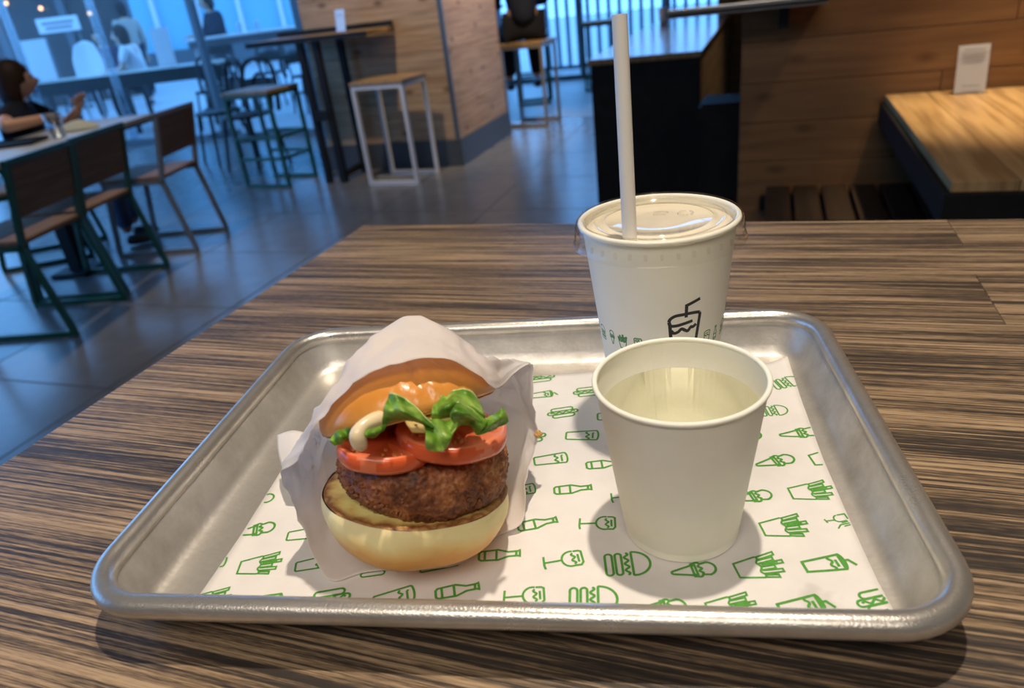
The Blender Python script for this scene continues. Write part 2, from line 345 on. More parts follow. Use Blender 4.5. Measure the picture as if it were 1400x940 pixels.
# plank wall behind the booth
wr = tag(obj('wall_right', boxm((1.78, 2.52, 1.55), (3.5, 0.14, 3.1)), M['black']), kind='structure')
z = 0.0; row = 0
while z < 3.0:
    h = 0.135; x = 0.03-(row % 3)*0.37; xs = [0.03]
    cut = 0.03+[0.95, 0.62, 1.25, 0.8][row % 4]
    for a, b_ in ((0.03, cut), (cut, cut+1.5), (cut+1.5, 3.5)):
        if b_ > 3.5: b_ = 3.5
        if b_-a < .05: continue
        obj('plank', boxm((0, 0, 0), (b_-a-.002, 0.02, h-.0025), 0.0015), M['pine_dark'], wr, loc=((a+b_)/2, 2.44, z+h/2))
    z += h; row += 1
# timber-clad column
px0, px1, py0, py1 = -3.27, -2.105, 4.87, 6.03
wc = tag(obj('wall_column', boxm(((px0+px1)/2, (py0+py1)/2, 1.55), (px1-px0-.04, py1-py0-.04, 3.1)), M['black']), kind='structure')
z = 0.0; row = 0
while z < 3.0:
    h = 0.42
    obj('plank', boxm((0, 0, 0), (px1-px0-.03, .02, h-.004), .002), M['pine'], wc, loc=((px0+px1)/2-.012, py0+.01, z+h/2))
    obj('plank', boxm((0, 0, 0), (.02, py1-py0, h-.004), .002), M['pine_y'], wc, loc=(px1-.01, (py0+py1)/2, z+h/2))
    z += h; row += 1
obj('corner_strip', boxm((px1-.012, py0+.004, 1.55), (.03, .03, 3.1), .003), M['mullion'], wc)
bb = bmesh.new(); box(bb, ((px0+px1)/2, py0-.008, .1), (px1-px0+.03, .018, .2)); box(bb, (px1+.008, (py0+py1)/2, .1), (.018, py1-py0+.03, .2))
tag(obj('baseboard_column', bb, M['skirt']), kind='structure')
# glazed fronts
def glazing(name, x0, x1, y, posts, along='x', fin=()):
    w = bpy.data.objects.new(name, None); COL.objects.link(w); w['kind'] = 'structure'
    P = lambda a, z: (a, y, z) if along == 'x' else (y, a, z)
    obj('frame', barm(P(x0, .03), P(x1, .03), .06), M['mullion'], w); obj('frame', barm(P(x0, 3.05), P(x1, 3.05), .08), M['mullion'], w)
    prev = x0
    for k, p in enumerate(posts):
        obj('mullion', barm(P(p, 0.06), P(p, 3.01), .035 if p in fin else .06, .09), M['frost'] if p in fin else M['mullion'], w)
        if prev is not None and p-prev > .2:
            c = P((prev+p)/2, 1.53); s = (p-prev-.07, .008, 2.9) if along == 'x' else (.008, p-prev-.07, 2.9)
            obj('pane', boxm(c, s), M['glass'], w)
        prev = p
glazing('window_1', -9.6, -3.3, 6.6, [-9.6, -8.33, -7.03, -5.69, -4.42, -3.3], fin=(-7.03, -8.33))
glazing('window_2', 6.6, 9.45, -3.3, [6.6, 8.0, 9.45], along='y')
glazing('window_3', -3.3, 3.5, 9.5, [-3.3, -2.2, -1.1, 0.0, 1.1, 2.2, 3.5])
glazing('window_4', -3.0, 2.6, -6.5, [-3.0, -1.6, -.2, 1.2, 2.6], along='y')

# ================================================================== OUR TABLE
tbl = thing('restaurant_table', 'dark brown striped wood grain table in the foreground under the metal tray', 'table', (0, 0, 0))
tx0, tx1, tyb = -0.3654, 1.55, 0.464
rows = [(0.464, 0.3906), (0.3906, 0.318), (0.318, 0.2204), (0.2204, 0.13), (0.13, 0.04), (0.04, -.05), (-.05, -.14), (-.14, -.23), (-.23, -.32), (-.32, -.41), (-.41, -.5), (-.5, -.6)]
cuts = {0: [0.303], 2: [0.298], 4: [0.95], 6: [.55], 8: [.7], 10: [.2], 1: [1.1], 3: [.9], 5: [1.2], 7: [1.1], 9: [1.0], 11: [1.2]}
for k, (a, b_) in enumerate(rows):
    xs = [tx0]+cuts.get(k, [])+[tx1]
    for u, v in zip(xs, xs[1:]):
        obj('board', boxm((0, 0, 0), (v-u-.0003, a-b_-.0002, .03), .0008), M['table'], tbl, loc=((u+v)/2, (a+b_)/2, ZT-.015))
obj('edge_band', boxm(((tx0+tx1)/2, (tyb-.6)/2, ZT-.042), (tx1-tx0-.01, tyb+.6-.01, .022), .003), M['table_edge'], tbl)
for x in (0.1, 1.05):
    obj('leg', boxm((x, -.07, .46), (.09, .09, .916), .004), M['black_metal'], tbl)
    obj('foot_plate', boxm((x, -.07, .0075), (.5, .7, .015), .004), M['black_metal'], tbl)

# ================================================================== TRAY
tray = thing('serving_tray', 'dull aluminium sheet pan tray with rolled rim on the dark wood table', 'tray', (0, 0, ZT), TH)
HW, HD, BR = 0.198, 0.1445, 0.00576
def rrect(hw, hd, r, z, n=10):
    out = []
    for cx, cy, a0 in ((hw-r, hd-r, 0), (-hw+r, hd-r, 90), (-hw+r, -hd+r, 180), (hw-r, -hd+r, 270)):
        for k in range(n+1):
            a = math.radians(a0+90*k/n); out.append(Vector((cx+r*math.cos(a), cy+r*math.sin(a), z)))
    # subdivide the straight runs
    res = []
    for i, p in enumerate(out):
        q = out[(i+1) % len(out)]; res.append(p); L_ = (q-p).length
        m_ = int(L_/.02)
        for k in range(1, m_): res.append(p.lerp(q, k/m_))
    return res
aw, ad, RZ = HW-BR, HD-BR, 0.0258
prof = [(.0040, .0275), (.0052, .0215), (.0075, .0160), (.0105, .0095), (.0125, .0058), (.0152, .0032), (.0185, .0021), (.023, .0017)]
base = rrect(aw, ad, .032, 0); nb = len(base)
bm = bmesh.new(); rings = []
for ins, z in prof:
    # same topology for each ring: inset the centre line inwards
    ring = []
    for p in base:
        cx, cy = max(-aw+.032, min(aw-.032, p.x)), max(-ad+.032, min(ad-.032, p.y))
        d = Vector((p.x-cx, p.y-cy, 0)); d = d.normalized() if d.length > 1e-6 else d
        dent = .0006*nz((p.x, p.y, z), 14, 2) if z > .004 else 0
        ring.append(bm.verts.new((p.x-d.x*(ins+dent), p.y-d.y*(ins+dent), z)))
    rings.append(ring)
for A, B in zip(rings, rings[1:]):
    for k in range(nb): bm.faces.new((A[k], A[(k+1) % nb], B[(k+1) % nb], B[k]))
bm.faces.new(rings[-1])
bmesh.ops.recalc_face_normals(bm, faces=bm.faces)
pan = obj('pan', bm, M['alu'], tray, True); solid(pan, .0015, 1)
bm = bmesh.new(); tube(bm, [p+Vector((0, 0, RZ)) for p in base], [BR+.00025*nz((p.x, p.y, 0), 22, 4) for p in base], 14, True)
bmesh.ops.recalc_face_normals(bm, faces=bm.faces)
obj('rolled_rim', bm, M['alu_rim'], tray, True)

# ================================================================== TRAY LINER + PRINTS
liner = thing('tray_liner', 'white paper tray liner printed with green food icons lying in the metal tray', 'paper', (0, 0, ZT), TH)
ZL = 0.0022
outline = [(-.1530, -.1185), (.1720, -.1185), (.1700, -.0952), (.1690, -.0569), (.1685, -.0095), (.1702, .0505), (.1735, .1165), (.1740, .1190), (.156, .1103), (.080, .1085), (.039, .1073), (-.0058, .1030), (-.160, .1010), (-.1543, -.0123), (-.1524, -.0651)]
def inside(x, y):
    c = False; n = len(outline)
    for i in range(n):
        (x1, y1), (x2, y2) = outline[i], outline[(i+1) % n]
        if (y1 > y) != (y2 > y) and x < (x2-x1)*(y-y1)/(y2-y1)+x1: c = not c
    return c
def hl(x, y):     # paper lies slightly wavy, lifting a little at the right edge
    e = max(0, x-.150)/.024
    return ZL+.0003+.00025*(nz((x, y, 0), 18)+.5)+.0016*e*e
bm = bmesh.new()
NX, NY = 66, 48
def edge_x(y, side):
    xs = []
    n = len(outline)
    for i in range(n):
        (x1, y1), (x2, y2) = outline[i], outline[(i+1) % n]
        if (y1 > y) != (y2 > y): xs.append((x2-x1)*(y-y1)/(y2-y1)+x1)
    return (min(xs) if side < 0 else max(xs)) if xs else 0
def top_y(x):
    tp = [(-.160, .1010), (-.0058, .1030), (.039, .1073), (.080, .1085), (.156, .1103), (.1740, .1190)]
    for (a, ya), (b_, yb) in zip(tp, tp[1:]):
        if x <= b_: return ya+(yb-ya)*(x-a)/(b_-a)
    return tp[-1][1]
V = []
for j in range(NY+1):
    rw = []
    for i in range(NX+1):
        v = j/NY; u = i/NX
        yy = -.1185+v*(.1010+.1185)
        x = edge_x(min(max(yy, -.1184), .1009), -1)*(1-u)+edge_x(min(max(yy, -.1184), .1009), 1)*u
        y = -.1185+v*(top_y(x)+.1185)
        rw.append(bm.verts.new((x, y, hl(x, y))))
    V.append(rw)
for j in range(NY):
    for i in range(NX): bm.faces.new((V[j][i], V[j][i+1], V[j+1][i+1], V[j+1][i]))
lp = obj('paper_sheet', bm, M['liner'], liner, True); solid(lp, .00012, -1)

def arc(cx, cy, rx, ry, a0, a1, n=14): return [(cx+rx*math.cos(math.radians(a0+(a1-a0)*k/n)), cy+ry*math.sin(math.radians(a0+(a1-a0)*k/n))) for k in range(n+1)]
def stadium(x0, x1, y0, y1, n=8):        # rounded bar
    r = min(x1-x0, y1-y0)/2; o = []
    for cx, cy, a in ((x1-r, y1-r, 0), (x0+r, y1-r, 90), (x0+r, y0+r, 180), (x1-r, y0+r, 270)): o += arc(cx, cy, r, r, a, a+90, 5)
    return o+[o[0]]
def wavy(x, amp, y0, y1, n=5, m=24): return [(x+amp*math.sin(k/m*n*PI), y0+(y1-y0)*k/m) for k in range(m+1)]
ICON = {
 'burger': [stadium(0, .16, -.33, .33), stadium(.23, .37, -.33, .33), wavy(.48, .045, -.34, .34, 7),
            arc(.62, 0, .38, .36, -90, 90)+[(.60, .34), (.60, -.34), (.62, -.36)]],
 'icecream': [[(.5, .16), (.04, .045)]+arc(.04, 0, .04, .045, 90, 270, 8)+[(.5, -.16)], [(.48, -.19), (.48, .19), (.56, .2), (.56, -.2), (.48, -.19)],
              arc(.60, .13, .08, .09, 190, 20)+arc(.78, 0, .22, .2, 75, -75)+arc(.60, -.13, .08, .09, -20, -190), wavy(.66, .035, -.15, .13, 4)],
 'fries': [[(.5, .30), (0, .20), (0, -.20), (.5, -.30)], wavy(.50, .03, -.30, .30, 5)] +
          [[(.50, y), (t, y+s), (t, y+s+.085), (.52, y+.085)] for y, t, s in ((-.29, .78, -.06), (-.19, .92, -.03), (-.09, .80, .0), (.0, 1.0, .02), (.10, .84, .04), (.20, .90, .08))] +
          [[(.55, -.24), (.8, -.28)], [(.55, .05), (.9, .07)]],
 'shake': [[(.0, -.14), (.76, -.21), (.76, .21), (.0, .14), (.0, -.14)], wavy(.56, .03, -.19, .19, 4), [(.66, -.12), (.66, .08)], arc(.76, 0, .06, .21, -90, 90), [(.78, .02), (.90, .02), (1.0, -.16)]],
 'glass': [[(.03, -.19), (.92, -.25)]+arc(.92, 0, .07, .25, -90, 90)+[(.03, .19), (0, .15), (0, -.15), (.03, -.19)], wavy(.66, .045, -.22, .18, 4), [(.82, -.16), (.82, .10), (.86, .14)]],
 'bottle': [[(.05, -.15), (.46, -.17), (.70, -.075), (.93, -.075), (.98, -.10), (.98, .10), (.93, .075), (.70, .075), (.46, .17), (.05, .15), (0, .10), (0, -.10), (.05, -.15)], [(.14, -.16), (.14, .16)], [(.42, -.17), (.42, .17)], [(.88, -.075), (.90, .02), (.88, .075)]],
 'wine': [[(.02, -.22), (0, -.1), (.02, .22)], [(.02, 0), (.46, 0)], arc(.70, 0, .24, .26, 75, 285)+[(.92, -.26), (.98, -.18), (.98, .2), (.92, .24), (.78, .25)], wavy(.76, .04, -.2, .18, 4), [(.88, -.15), (.88, .12)]],
 'hotdog': [stadium(.14, .86, .10, .28), stadium(0, 1.0, -.09, .09), [(.1+.8*k/24, .04*math.sin(k/24*7*PI)) for k in range(25)], stadium(.14, .86, -.28, -.10)],
 'glassfork': [[(0, .35), (.05, .10)], [(.02, .22), (.4, .2)], arc(.62, .25, .22, .22, 100, 260)+[(.95, .03), (.95, .45), (.62, .47)], [(.3, -.35), (.5, -.15), (.98, -.15)], [(.6, -.05), (.98, -.02)], [(.6, -.28), (.98, -.25)]],
}
def ribbon(bm, pts, w, f, step=None):
    """flat stroke of width w through 2-D pts; f maps (x,y)->3-D or None when outside"""
    P = [Vector((p[0], p[1])) for p in pts]; P = [p for i, p in enumerate(P) if i == 0 or (p-P[i-1]).length > 1e-6]
    if step:
        Q = [P[0]]
        for a, b_ in zip(P, P[1:]):
            k = max(1, int((b_-a).length/step))
            for i in range(1, k+1): Q.append(a.lerp(b_, i/k))
        P = Q
    closed = (P[0]-P[-1]).length < 1e-6 and len(P) > 3
    if closed: P = P[:-1]
    n = len(P); prev = None; first = None
    for i in range(n+1 if closed else n):
        p = P[i % n]
        if closed: a, b_ = P[(i-1) % n], P[(i+1) % n]
        else: a, b_ = P[max(i-1, 0)], P[min(i+1, n-1)]
        d1 = (p-a); d2 = (b_-p); d1 = d1.normalized() if d1.length > 1e-7 else d2.normalized(); d2 = d2.normalized() if d2.length > 1e-7 else d1
        t = d1+d2; t = t.normalized() if t.length > .2 else d2
        nn = Vector((-t.y, t.x)); k = min(1.6, 1/max(.4, nn.dot(Vector((-d2.y, d2.x)))))
        l, r = f(p+nn*w/2*k), f(p-nn*w/2*k)
        cur = (bm.verts.new(l), bm.verts.new(r)) if l is not None and r is not None else None
        if cur and prev: bm.faces.new((prev[1], cur[1], cur[0], prev[0]))
        prev = cur
ICONS = [('fries', 156.2, -29.9, 7.7, 21.7), ('fries', 137.6, -57.3, 10.0, 22.6), ('fries', 121.2, -85.0, 13.2, 22.5), ('fries', 105.3, -110.1, 10.6, 21.5), ('fries', 173.9, -0.8, 9.2, 23.2), ('shake', 152.3, -82.3, 11.8, 22.8), ('shake', 136.7, -107.9, 14.1, 23.1), ('shake', 3.7, 76.9, 11.9, 19.2), ('shake', -114.7, -112.7, 6.7, 21.0), ('glass', 32.9, 26.0, 0.6, 20.3), ('glass', 15.3, 1.4, 11.6, 20.1), ('glass', 0.2, -27.8, 14.7, 17.7), ('glass', -101.5, -87.0, 16.9, 17.3), ('glass', -34.0, -85.2, 20.5, 19.9), ('glass', -51.0, -108.6, 20.4, 20.0), ('glass', 51.9, 47.5, 2.7, 20.2), ('glass', -115.6, -64.8, 11.9, 17.7), ('bottle', 30.2, -26.7, 8.4, 21.2), ('bottle', 47.4, -3.8, 8.6, 21.4), ('bottle', 13.1, -55.4, 17.6, 21.3), ('bottle', -3.8, -79.0, 7.9, 21.2), ('bottle', -20.7, -103.1, 16.6, 21.3), ('wine', 44.6, -55.1, 2.9, 19.0), ('wine', 28.6, -82.1, 14.3, 19.6), ('wine', 11.9, -105.7, 8.2, 19.3), ('wine', 60.7, -33.2, 9.5, 18.4), ('burger', 60.0, -84.2, 6.3, 21.5), ('burger', 44.2, -107.0, 2.8, 21.8), ('burger', 151.6, 50.0, 6.7, 16.2), ('burger', 165.5, 83.3, 15.2, 18.2), ('icecream', 161.1, 24.2, 6.4, 21.9), ('icecream', 142.7, -2.8, 18.0, 22.0), ('icecream', 125.6, -34.0, 15.2, 20.4), ('icecream', 90.7, -87.7, 11.8, 20.8), ('icecream', 75.1, -111.0, 8.7, 20.8), ('icecream', -146.0, -62.0, 19.9, 22.3), ('icecream', 127.6, 22.5, 7.6, 23.8), ('icecream', -157.6, -35.5, 26.9, 20.7), ('hotdog', 18.7, 53.3, 13.2, 20.1), ('hotdog', 34.4, 79.3, 11.0, 20.3), ('hotdog', -0.8, 24.9, 15.8, 21.6), ('hotdog', -83.7, -110.4, 14.5, 20.8), ('hotdog', -67.3, -90.2, 11.6, 16.8), ('hotdog', 168.3, -104.5, 13.2, 20.6), ('hotdog', -1.4, 100.7, 11.0, 21.4), ('fries', -130.2, -88.2, 36.5, 21.9), ('fries', -145.8, -113.3, 24.2, 20.9), ('glassfork', 163.7, -54.5, -7.8, 11.3), ('glass', -159.5, -87.8, 18.2, 18.2)]
PN = dict(fries='fries_print', shake='shake_print', glass='tumbler_print', bottle='bottle_print', wine='wine_glass_print', burger='burger_print', icecream='ice_cream_print', hotdog='hot_dog_print', glassfork='glass_and_fork_print')
for kind, ix, iy, an, ln in ICONS:
    an_ = math.radians(an if abs(an-12) < 12 else 12); ln /= 1000; ca, sa = math.cos(an_), math.sin(an_)
    def f(p, cx=ix/1000, cy=iy/1000, ln=ln, ca=ca, sa=sa):
        u, v = (p.x-.5)*ln, p.y*ln; x, y = cx+u*ca-v*sa, cy+u*sa+v*ca
        return Vector((x, y, hl(x, y)+.00018)) if inside(x, y) else None
    bm = bmesh.new()
    for st in ICON[kind]: ribbon(bm, st, {'fries': .046, 'glassfork': .07}.get(kind, .058), f, .08)
    if not bm.verts: bm.free(); continue
    obj(PN[kind], bm, M['green_ink'], liner)

# ================================================================== WATER CUP
ZP = ZT+.003
wcup = thing('water_cup', 'open white paper cup of water standing in front on the tray', 'cup', (.0957, -.0385, ZP))
h, rb, rt, th_ = .0861, .0284, .0393, .0005
prof = [(0, .004), (rb-th_-.0004, .004), (rb-th_, .0045), (rt-th_, h-.001), (rt-th_, h), (rt, h), (rb+(rt-rb)*.06, .0062), (rb+.0002, .0052), (rb, .0040), (rb, .0005), (rb-.0007, 0), (rb-.0012, .0008), (rb-.0013, .0035), (0, .0035)]
obj('cup_wall', lathem(prof, 96), M['cup'], wcup, False)
for p in wcup.children[0].data.polygons: p.use_smooth = True
wcup.children[0].modifiers.new('es', 'EDGE_SPLIT').split_angle = math.radians(40)
def torus(R, r, z, n=96, m=12):
    bm = bmesh.new(); tube(bm, [(R*math.cos(2*PI*k/n), R*math.sin(2*PI*k/n), z) for k in range(n)], r, m, True); bmesh.ops.recalc_face_normals(bm, faces=bm.faces); return bm
obj('rolled_rim', torus(.0392, .0013, h-.0006), M['cup'], wcup, True)
a0 = math.radians(-125-60+60)
sm = bmesh.new()
for (ang, z0, z1) in ((118, .071, .0845),):     # seam inside the cup
    a = math.radians(ang)
    r0, r1 = rb+(rt-rb)*.005/h-.0007, rb+(rt-rb)*z1/h-.0007
    bar(sm, (r0*math.cos(a), r0*math.sin(a), .005), (r1*math.cos(a), r1*math.sin(a), z1), .0008, .0003, up=(-math.cos(a), -math.sin(a), 0))
obj('side_seam', sm, M['cup'], wcup)
wl = .0705; wrr = rb+(rt-rb)*wl/h-th_-.0004
bm = lathem([(0, .0046), (rb-.0012, .0046), (wrr, wl+.0006), (wrr-.0008, wl), (0, wl)], 80)
tag(obj('water', bm, M['water'], None, True, loc=(.0957, -.0385, ZP)), 'clear water filling the open front paper cup', 'water')
for a, r, z in ((80, .0382, .078), (55, .0380, .080), (-30, .033, wl), (-100, .030, wl), (-75, .031, wl), (110, .0385, .0795)):
    bm = bmesh.new(); bmesh.ops.create_uvsphere(bm, u_segments=8, v_segments=6, radius=.0007)
    obj('droplet', bm, M['water'], wcup, True, loc=(r*math.cos(math.radians(a)), r*math.sin(math.radians(a)), z))

# ================================================================== MILKSHAKE CUP
SX, SY = .0726, .0641
HC = 1.0835-ZP; RB, RT = .030, .0430
dcup = thing('milkshake_cup', 'tall white printed paper cup with clear lid standing behind the open cup', 'cup', (SX, SY, ZP))
prof = [(0, .005), (RB-.0009, .005), (RT-.0005, HC-.001), (RT-.0005, HC), (RT, HC), (RB+.0002, .0055), (RB, .004), (RB, .0005), (RB-.0007, 0), (RB-.0012, .001), (RB-.0013, .0042), (0, .0042)]
o = obj('cup_wall', lathem(prof, 96), M['cup'], dcup, True); o.modifiers.new('es', 'EDGE_SPLIT').split_angle = math.radians(40)
obj('rolled_rim', torus(.0436, .0016, HC-.0012), M['cup'], dcup, True)
# thermoformed lid: skirt, bead over the rim, dished top with raised rings
z0 = HC
lidp = [(.0486, z0-.0128), (.0478, z0-.0120), (.0470, z0-.0065), (.0470, z0-.0040), (.0462, z0-.0005), (.0450, z0+.0012), (.0436, z0+.0016), (.0422, z0+.0008), (.0414, z0-.0016), (.0404, z0-.0024), (.0385, z0-.0022), (.0378, z0-.0008), (.0368, z0-.0005), (.0358, z0-.0010), (.0350, z0-.0022), (.0310, z0-.0022), (.0304, z0-.0012), (.0296, z0-.0010), (.0288, z0-.0020), (.014, z0-.0020), (0, z0-.0020)]
lid = obj('lid', lathem(lidp, 96), M['lid'], dcup, True)
bm = bmesh.new()
for k in range(36):         # grip notches on the skirt
    a = 2*PI*k/36
    bar(bm, (.0471*math.cos(a), .0471*math.sin(a), z0-.0060), (.0474*math.cos(a), .0474*math.sin(a), z0-.0090), .0016, .0008, up=(math.cos(a), math.sin(a), 0))
obj('skirt_notch', bm, M['lid'], lid)
bm = bmesh.new()
for k in range(3):          # small embossed recycling arrows
    a = math.radians(90+120*k); b_ = math.radians(90+120*(k+1)-35); c = (.014, .010)
    tube(bm, [(c[0]+.0042*math.cos(a+(b_-a)*i/5), c[1]+.0042*math.sin(a+(b_-a)*i/5), z0-.0018) for i in range(6)], .0006, 6)
tube(bm, [(-.004, .012, z0-.0018), (.001, .0135, z0-.0018), (.004, .012, z0-.0018)], .0005, 6); tube(bm, [(-.004, .008, z0-.0018), (.003, .008, z0-.0018)], .0005, 6)
obj('embossed_mark', bm, M['lid'], lid, True)
bm = lathem([(0, .006), (RB-.001, .006), (RT-.0018, HC-.0062), (RT-.0022, HC-.0052), (.030, HC-.0050), (.014, HC-.0046), (0, HC-.0044)], 64)
tag(obj('milkshake', bm, M['shake'], None, True, loc=(SX, SY, ZP)), 'pale cream milkshake seen through the clear lid of the tall cup', 'drink')
# printed marks on the cup wall
def cone_f(a_deg, zc, k):
    def f(p):
        zz = zc+p.x*k; r = RB+(RT-RB)*(zz-.0055)/(HC-.0055)+.00012
        a = math.radians(a_deg)+p.y*k/r
        return Vector((r*math.cos(a), r*math.sin(a), zz))
    return f
seq = ['burger', 'icecream', 'fries', 'wine', 'shake', 'hotdog', 'bottle', 'glass']
for a_, kind in ((-146.8, 'burger'), (-130.3, 'icecream'), (-117.5, 'fries'), (-101.7, 'wine'), (-37.8, 'glass'), (-25.6, 'bottle'), (-10, 'burger'), (5, 'fries'), (20, 'icecream'), (-163, 'fries'), (-178, 'bottle'), (165, 'glass'), (-86, 'hotdog'), (35, 'shake'), (50, 'burger'), (150, 'wine')):
    bm = bmesh.new(); kk = .0088
    sgn = -1 if kind == 'icecream' else 1
    base_f = cone_f(a_, .0668 if kind != 'icecream' else .0672, kk)
    for st in ICON[kind]: ribbon(bm, [((q[0]-.5)*(1), q[1]) for q in st], .075, base_f, .1)
    obj(PN[kind], bm, M['dark_green_ink'], dcup)
# large black drink drawing (x up, y to the right is negative angle)
bm = bmesh.new(); k = .001
LG = [[(-24, -6.2), (-1, -8.4), (0.5, -8.9)], [(-24, 6.0), (2.6, 9.0), (3.6, 8.6)],
      [(0.5, -8.9), (2.4, -8.2), (4.0, -5.5), (4.3, -1.0), (4.4, 3.0), (4.0, 7.5), (3.6, 8.6)],
      [(0.5, -8.9), (-1.8, -8.0), (-2.2, -5.0), (-1.6, -1.0), (-.6, 4.5)],
      [(-5.0, -7.6), (-6.8, -6.0), (-6.2, -3.6), (-4.6, -1.8), (-6.0, .6), (-6.4, 2.0), (-4.4, 3.6), (-4.6, 5.0), (-3.2, 6.8)],
      [(2.2, .6), (9.6, .6), (12.2, 8.6)]]
f = cone_f(-61.5, .0815, k)
for st in LG:
    s2 = [(v.x, v.y) for v in cr([(a, b_, 0) for a, b_ in st], 30)] if len(st) > 3 else st
    ribbon(bm, s2, 1.9, f, .8)
obj('drink_print', bm, M['black_ink'], dcup)
# straw
st = tag(obj('straw', tubem([(0, 0, 0), Vector((.058, .0503, 1.1892))-Vector((.0615, .0355, 1.0805))], .0040, 24), M['straw'], None, True), 'white paper straw standing in the lidded milkshake cup', 'straw')
st.location = (.0615, .0355, 1.0805)
bm = bmesh.new(); pA, pB = Vector((.0010, -.0040, -.030)), Vector((.058, .0503, 1.1892))-Vector((.0615, .0355, 1.0805))
d_ = (pB).normalized(); pA = -d_*.03
ax = Vector((0, 0, 1)).rotation_difference(d_).to_matrix().to_4x4()
lathe(bm, [(.0039, -.03), (.0039, pB.length), (.0034, pB.length), (.0034, pB.length-.012), (.0034, -.03)], 32)
bmesh.ops.transform(bm, matrix=ax, verts=bm.verts); bmesh.ops.recalc_face_normals(bm, faces=bm.faces)
me = bpy.data.meshes.new('straw'); bm.to_mesh(me); bm.free(); me.materials.append(M['straw'])
for p in me.polygons: p.use_smooth = True
st.data = me; st.modifiers.new('es', 'EDGE_SPLIT').split_angle = math.radians(40)

# ================================================================== BURGER
BO = Vector((-.039, -.070, .953)); BZ = math.atan2(.549, .836)
bur = thing('burger', 'open fried mushroom patty burger with tomato and lettuce in white paper on tray', 'burger', BO, BZ)
def frame(c, tx, ty):
    u = Vector((math.cos(ty), 0, -math.sin(ty))); v = Vector((0, math.cos(tx), -math.sin(tx))); n = u.cross(v).normalized(); u = v.cross(n).normalized()
    m = Matrix((u, v, n)).transposed().to_4x4(); m.translation = Vector(c); return m
def bun_mat(name, top, side, cut, lo, hi, rough=.35, gloss=.3):
    """colour runs with the bun's own local height: baked crust to pale crumb"""
    m, t, b = newmat(name); N = t.nodes; L = t.links
    tc = N.new('ShaderNodeTexCoord'); sx = N.new('ShaderNodeSeparateXYZ'); L.new(tc.outputs['Object'], sx.inputs[0])
    n = N.new('ShaderNodeTexNoise'); n.inputs['Scale'].default_value = 55; n.inputs['Detail'].default_value = 5; L.new(tc.outputs['Object'], n.inputs['Vector'])
    a = N.new('ShaderNodeMath'); a.operation = 'MULTIPLY_ADD'; a.inputs[1].default_value = .012; L.new(n.outputs['Fac'], a.inputs[0]); L.new(sx.outputs['Z'], a.inputs[2])
    mr = N.new('ShaderNodeMapRange'); mr.inputs[1].default_value = lo; mr.inputs[2].default_value = hi; L.new(a.outputs[0], mr.inputs[0])
    r = ramp(N, [(0, top), (.35, side), (.75, cut), (1, cut)]); L.new(mr.outputs[0], r.inputs['Fac']); L.new(r.outputs[0], b.inputs['Base Color'])
    b.inputs['Roughness'].default_value = rough; b.inputs['Specular IOR Level'].default_value = gloss
    b.inputs['Subsurface Weight'].default_value = .15; b.inputs['Subsurface Radius'].default_value = (.004, .002, .001); b.inputs['Subsurface Scale'].default_value = 1
    n2 = N.new('ShaderNodeTexNoise'); n2.inputs['Scale'].default_value = 190; n2.inputs['Detail'].default_value = 6; L.new(tc.outputs['Object'], n2.inputs['Vector'])
    bp = N.new('ShaderNodeBump'); bp.inputs['Strength'].default_value = .38; bp.inputs['Distance'].default_value = .0008; L.new(n2.outputs['Fac'], bp.inputs['Height']); L.new(bp.outputs[0], b.inputs['Normal'])
    return m
M['bun_low'] = bun_mat('bun_lower_crust', (.86, .44, .13), (.94, .66, .25), (.98, .82, .42), -.009, .004, .42, .35)
M['bun_top'] = bun_mat('bun_top_crust', (.72, .46, .17), (.68, .32, .075), (.66, .265, .045), .001, .020, .26, .6)
def crumb_mat():
    m, t, b = newmat('toasted_crumb'); N = t.nodes; L = t.links
    tc = N.new('ShaderNodeTexCoord'); sx = N.new('ShaderNodeVectorMath'); sx.operation = 'LENGTH'; L.new(tc.outputs['Object'], sx.inputs[0])
    n = N.new('ShaderNodeTexNoise'); n.inputs['Scale'].default_value = 130; n.inputs['Detail'].default_value = 6; L.new(tc.outputs['Object'], n.inputs['Vector'])
    a = N.new('ShaderNodeMath'); a.operation = 'MULTIPLY_ADD'; a.inputs[1].default_value = .012; L.new(n.outputs['Fac'], a.inputs[0]); L.new(sx.outputs['Value'], a.inputs[2])
    r = ramp(N, [(.0, (1, .90, .36)), (.043, (1, .88, .33)), (.0478, (.78, .50, .14)), (.0495, (.28, .09, .022)), (.0515, (.24, .07, .02)), (.0535, (.66, .40, .14))]); L.new(a.outputs[0], r.inputs['Fac']); L.new(r.outputs[0], b.inputs['Base Color'])
    b.inputs['Roughness'].default_value = .5
    bp = N.new('ShaderNodeBump'); bp.inputs['Strength'].default_value = .25; bp.inputs['Distance'].default_value = .001; L.new(n.outputs['Fac'], bp.inputs['Height']); L.new(bp.outputs[0], b.inputs['Normal'])
    return m
M['crumb'] = crumb_mat()
def blob(prof, n, amp, sc, seed, M_=None, fine=0, fsc=0):
    """lathe about local z with lumpy noise"""
    bm = bmesh.new(); lathe(bm, prof, n); bmesh.ops.recalc_face_normals(bm, faces=bm.faces); bm.normal_update()
    for v in bm.verts:
        d = amp*nz(v.co, sc, seed)
        if fine: d += fine*abs(noise.noise(v.co*fsc))+fine*.6*noise.noise(v.co*fsc*2.3)
        v.co += v.normal*d
    return bm
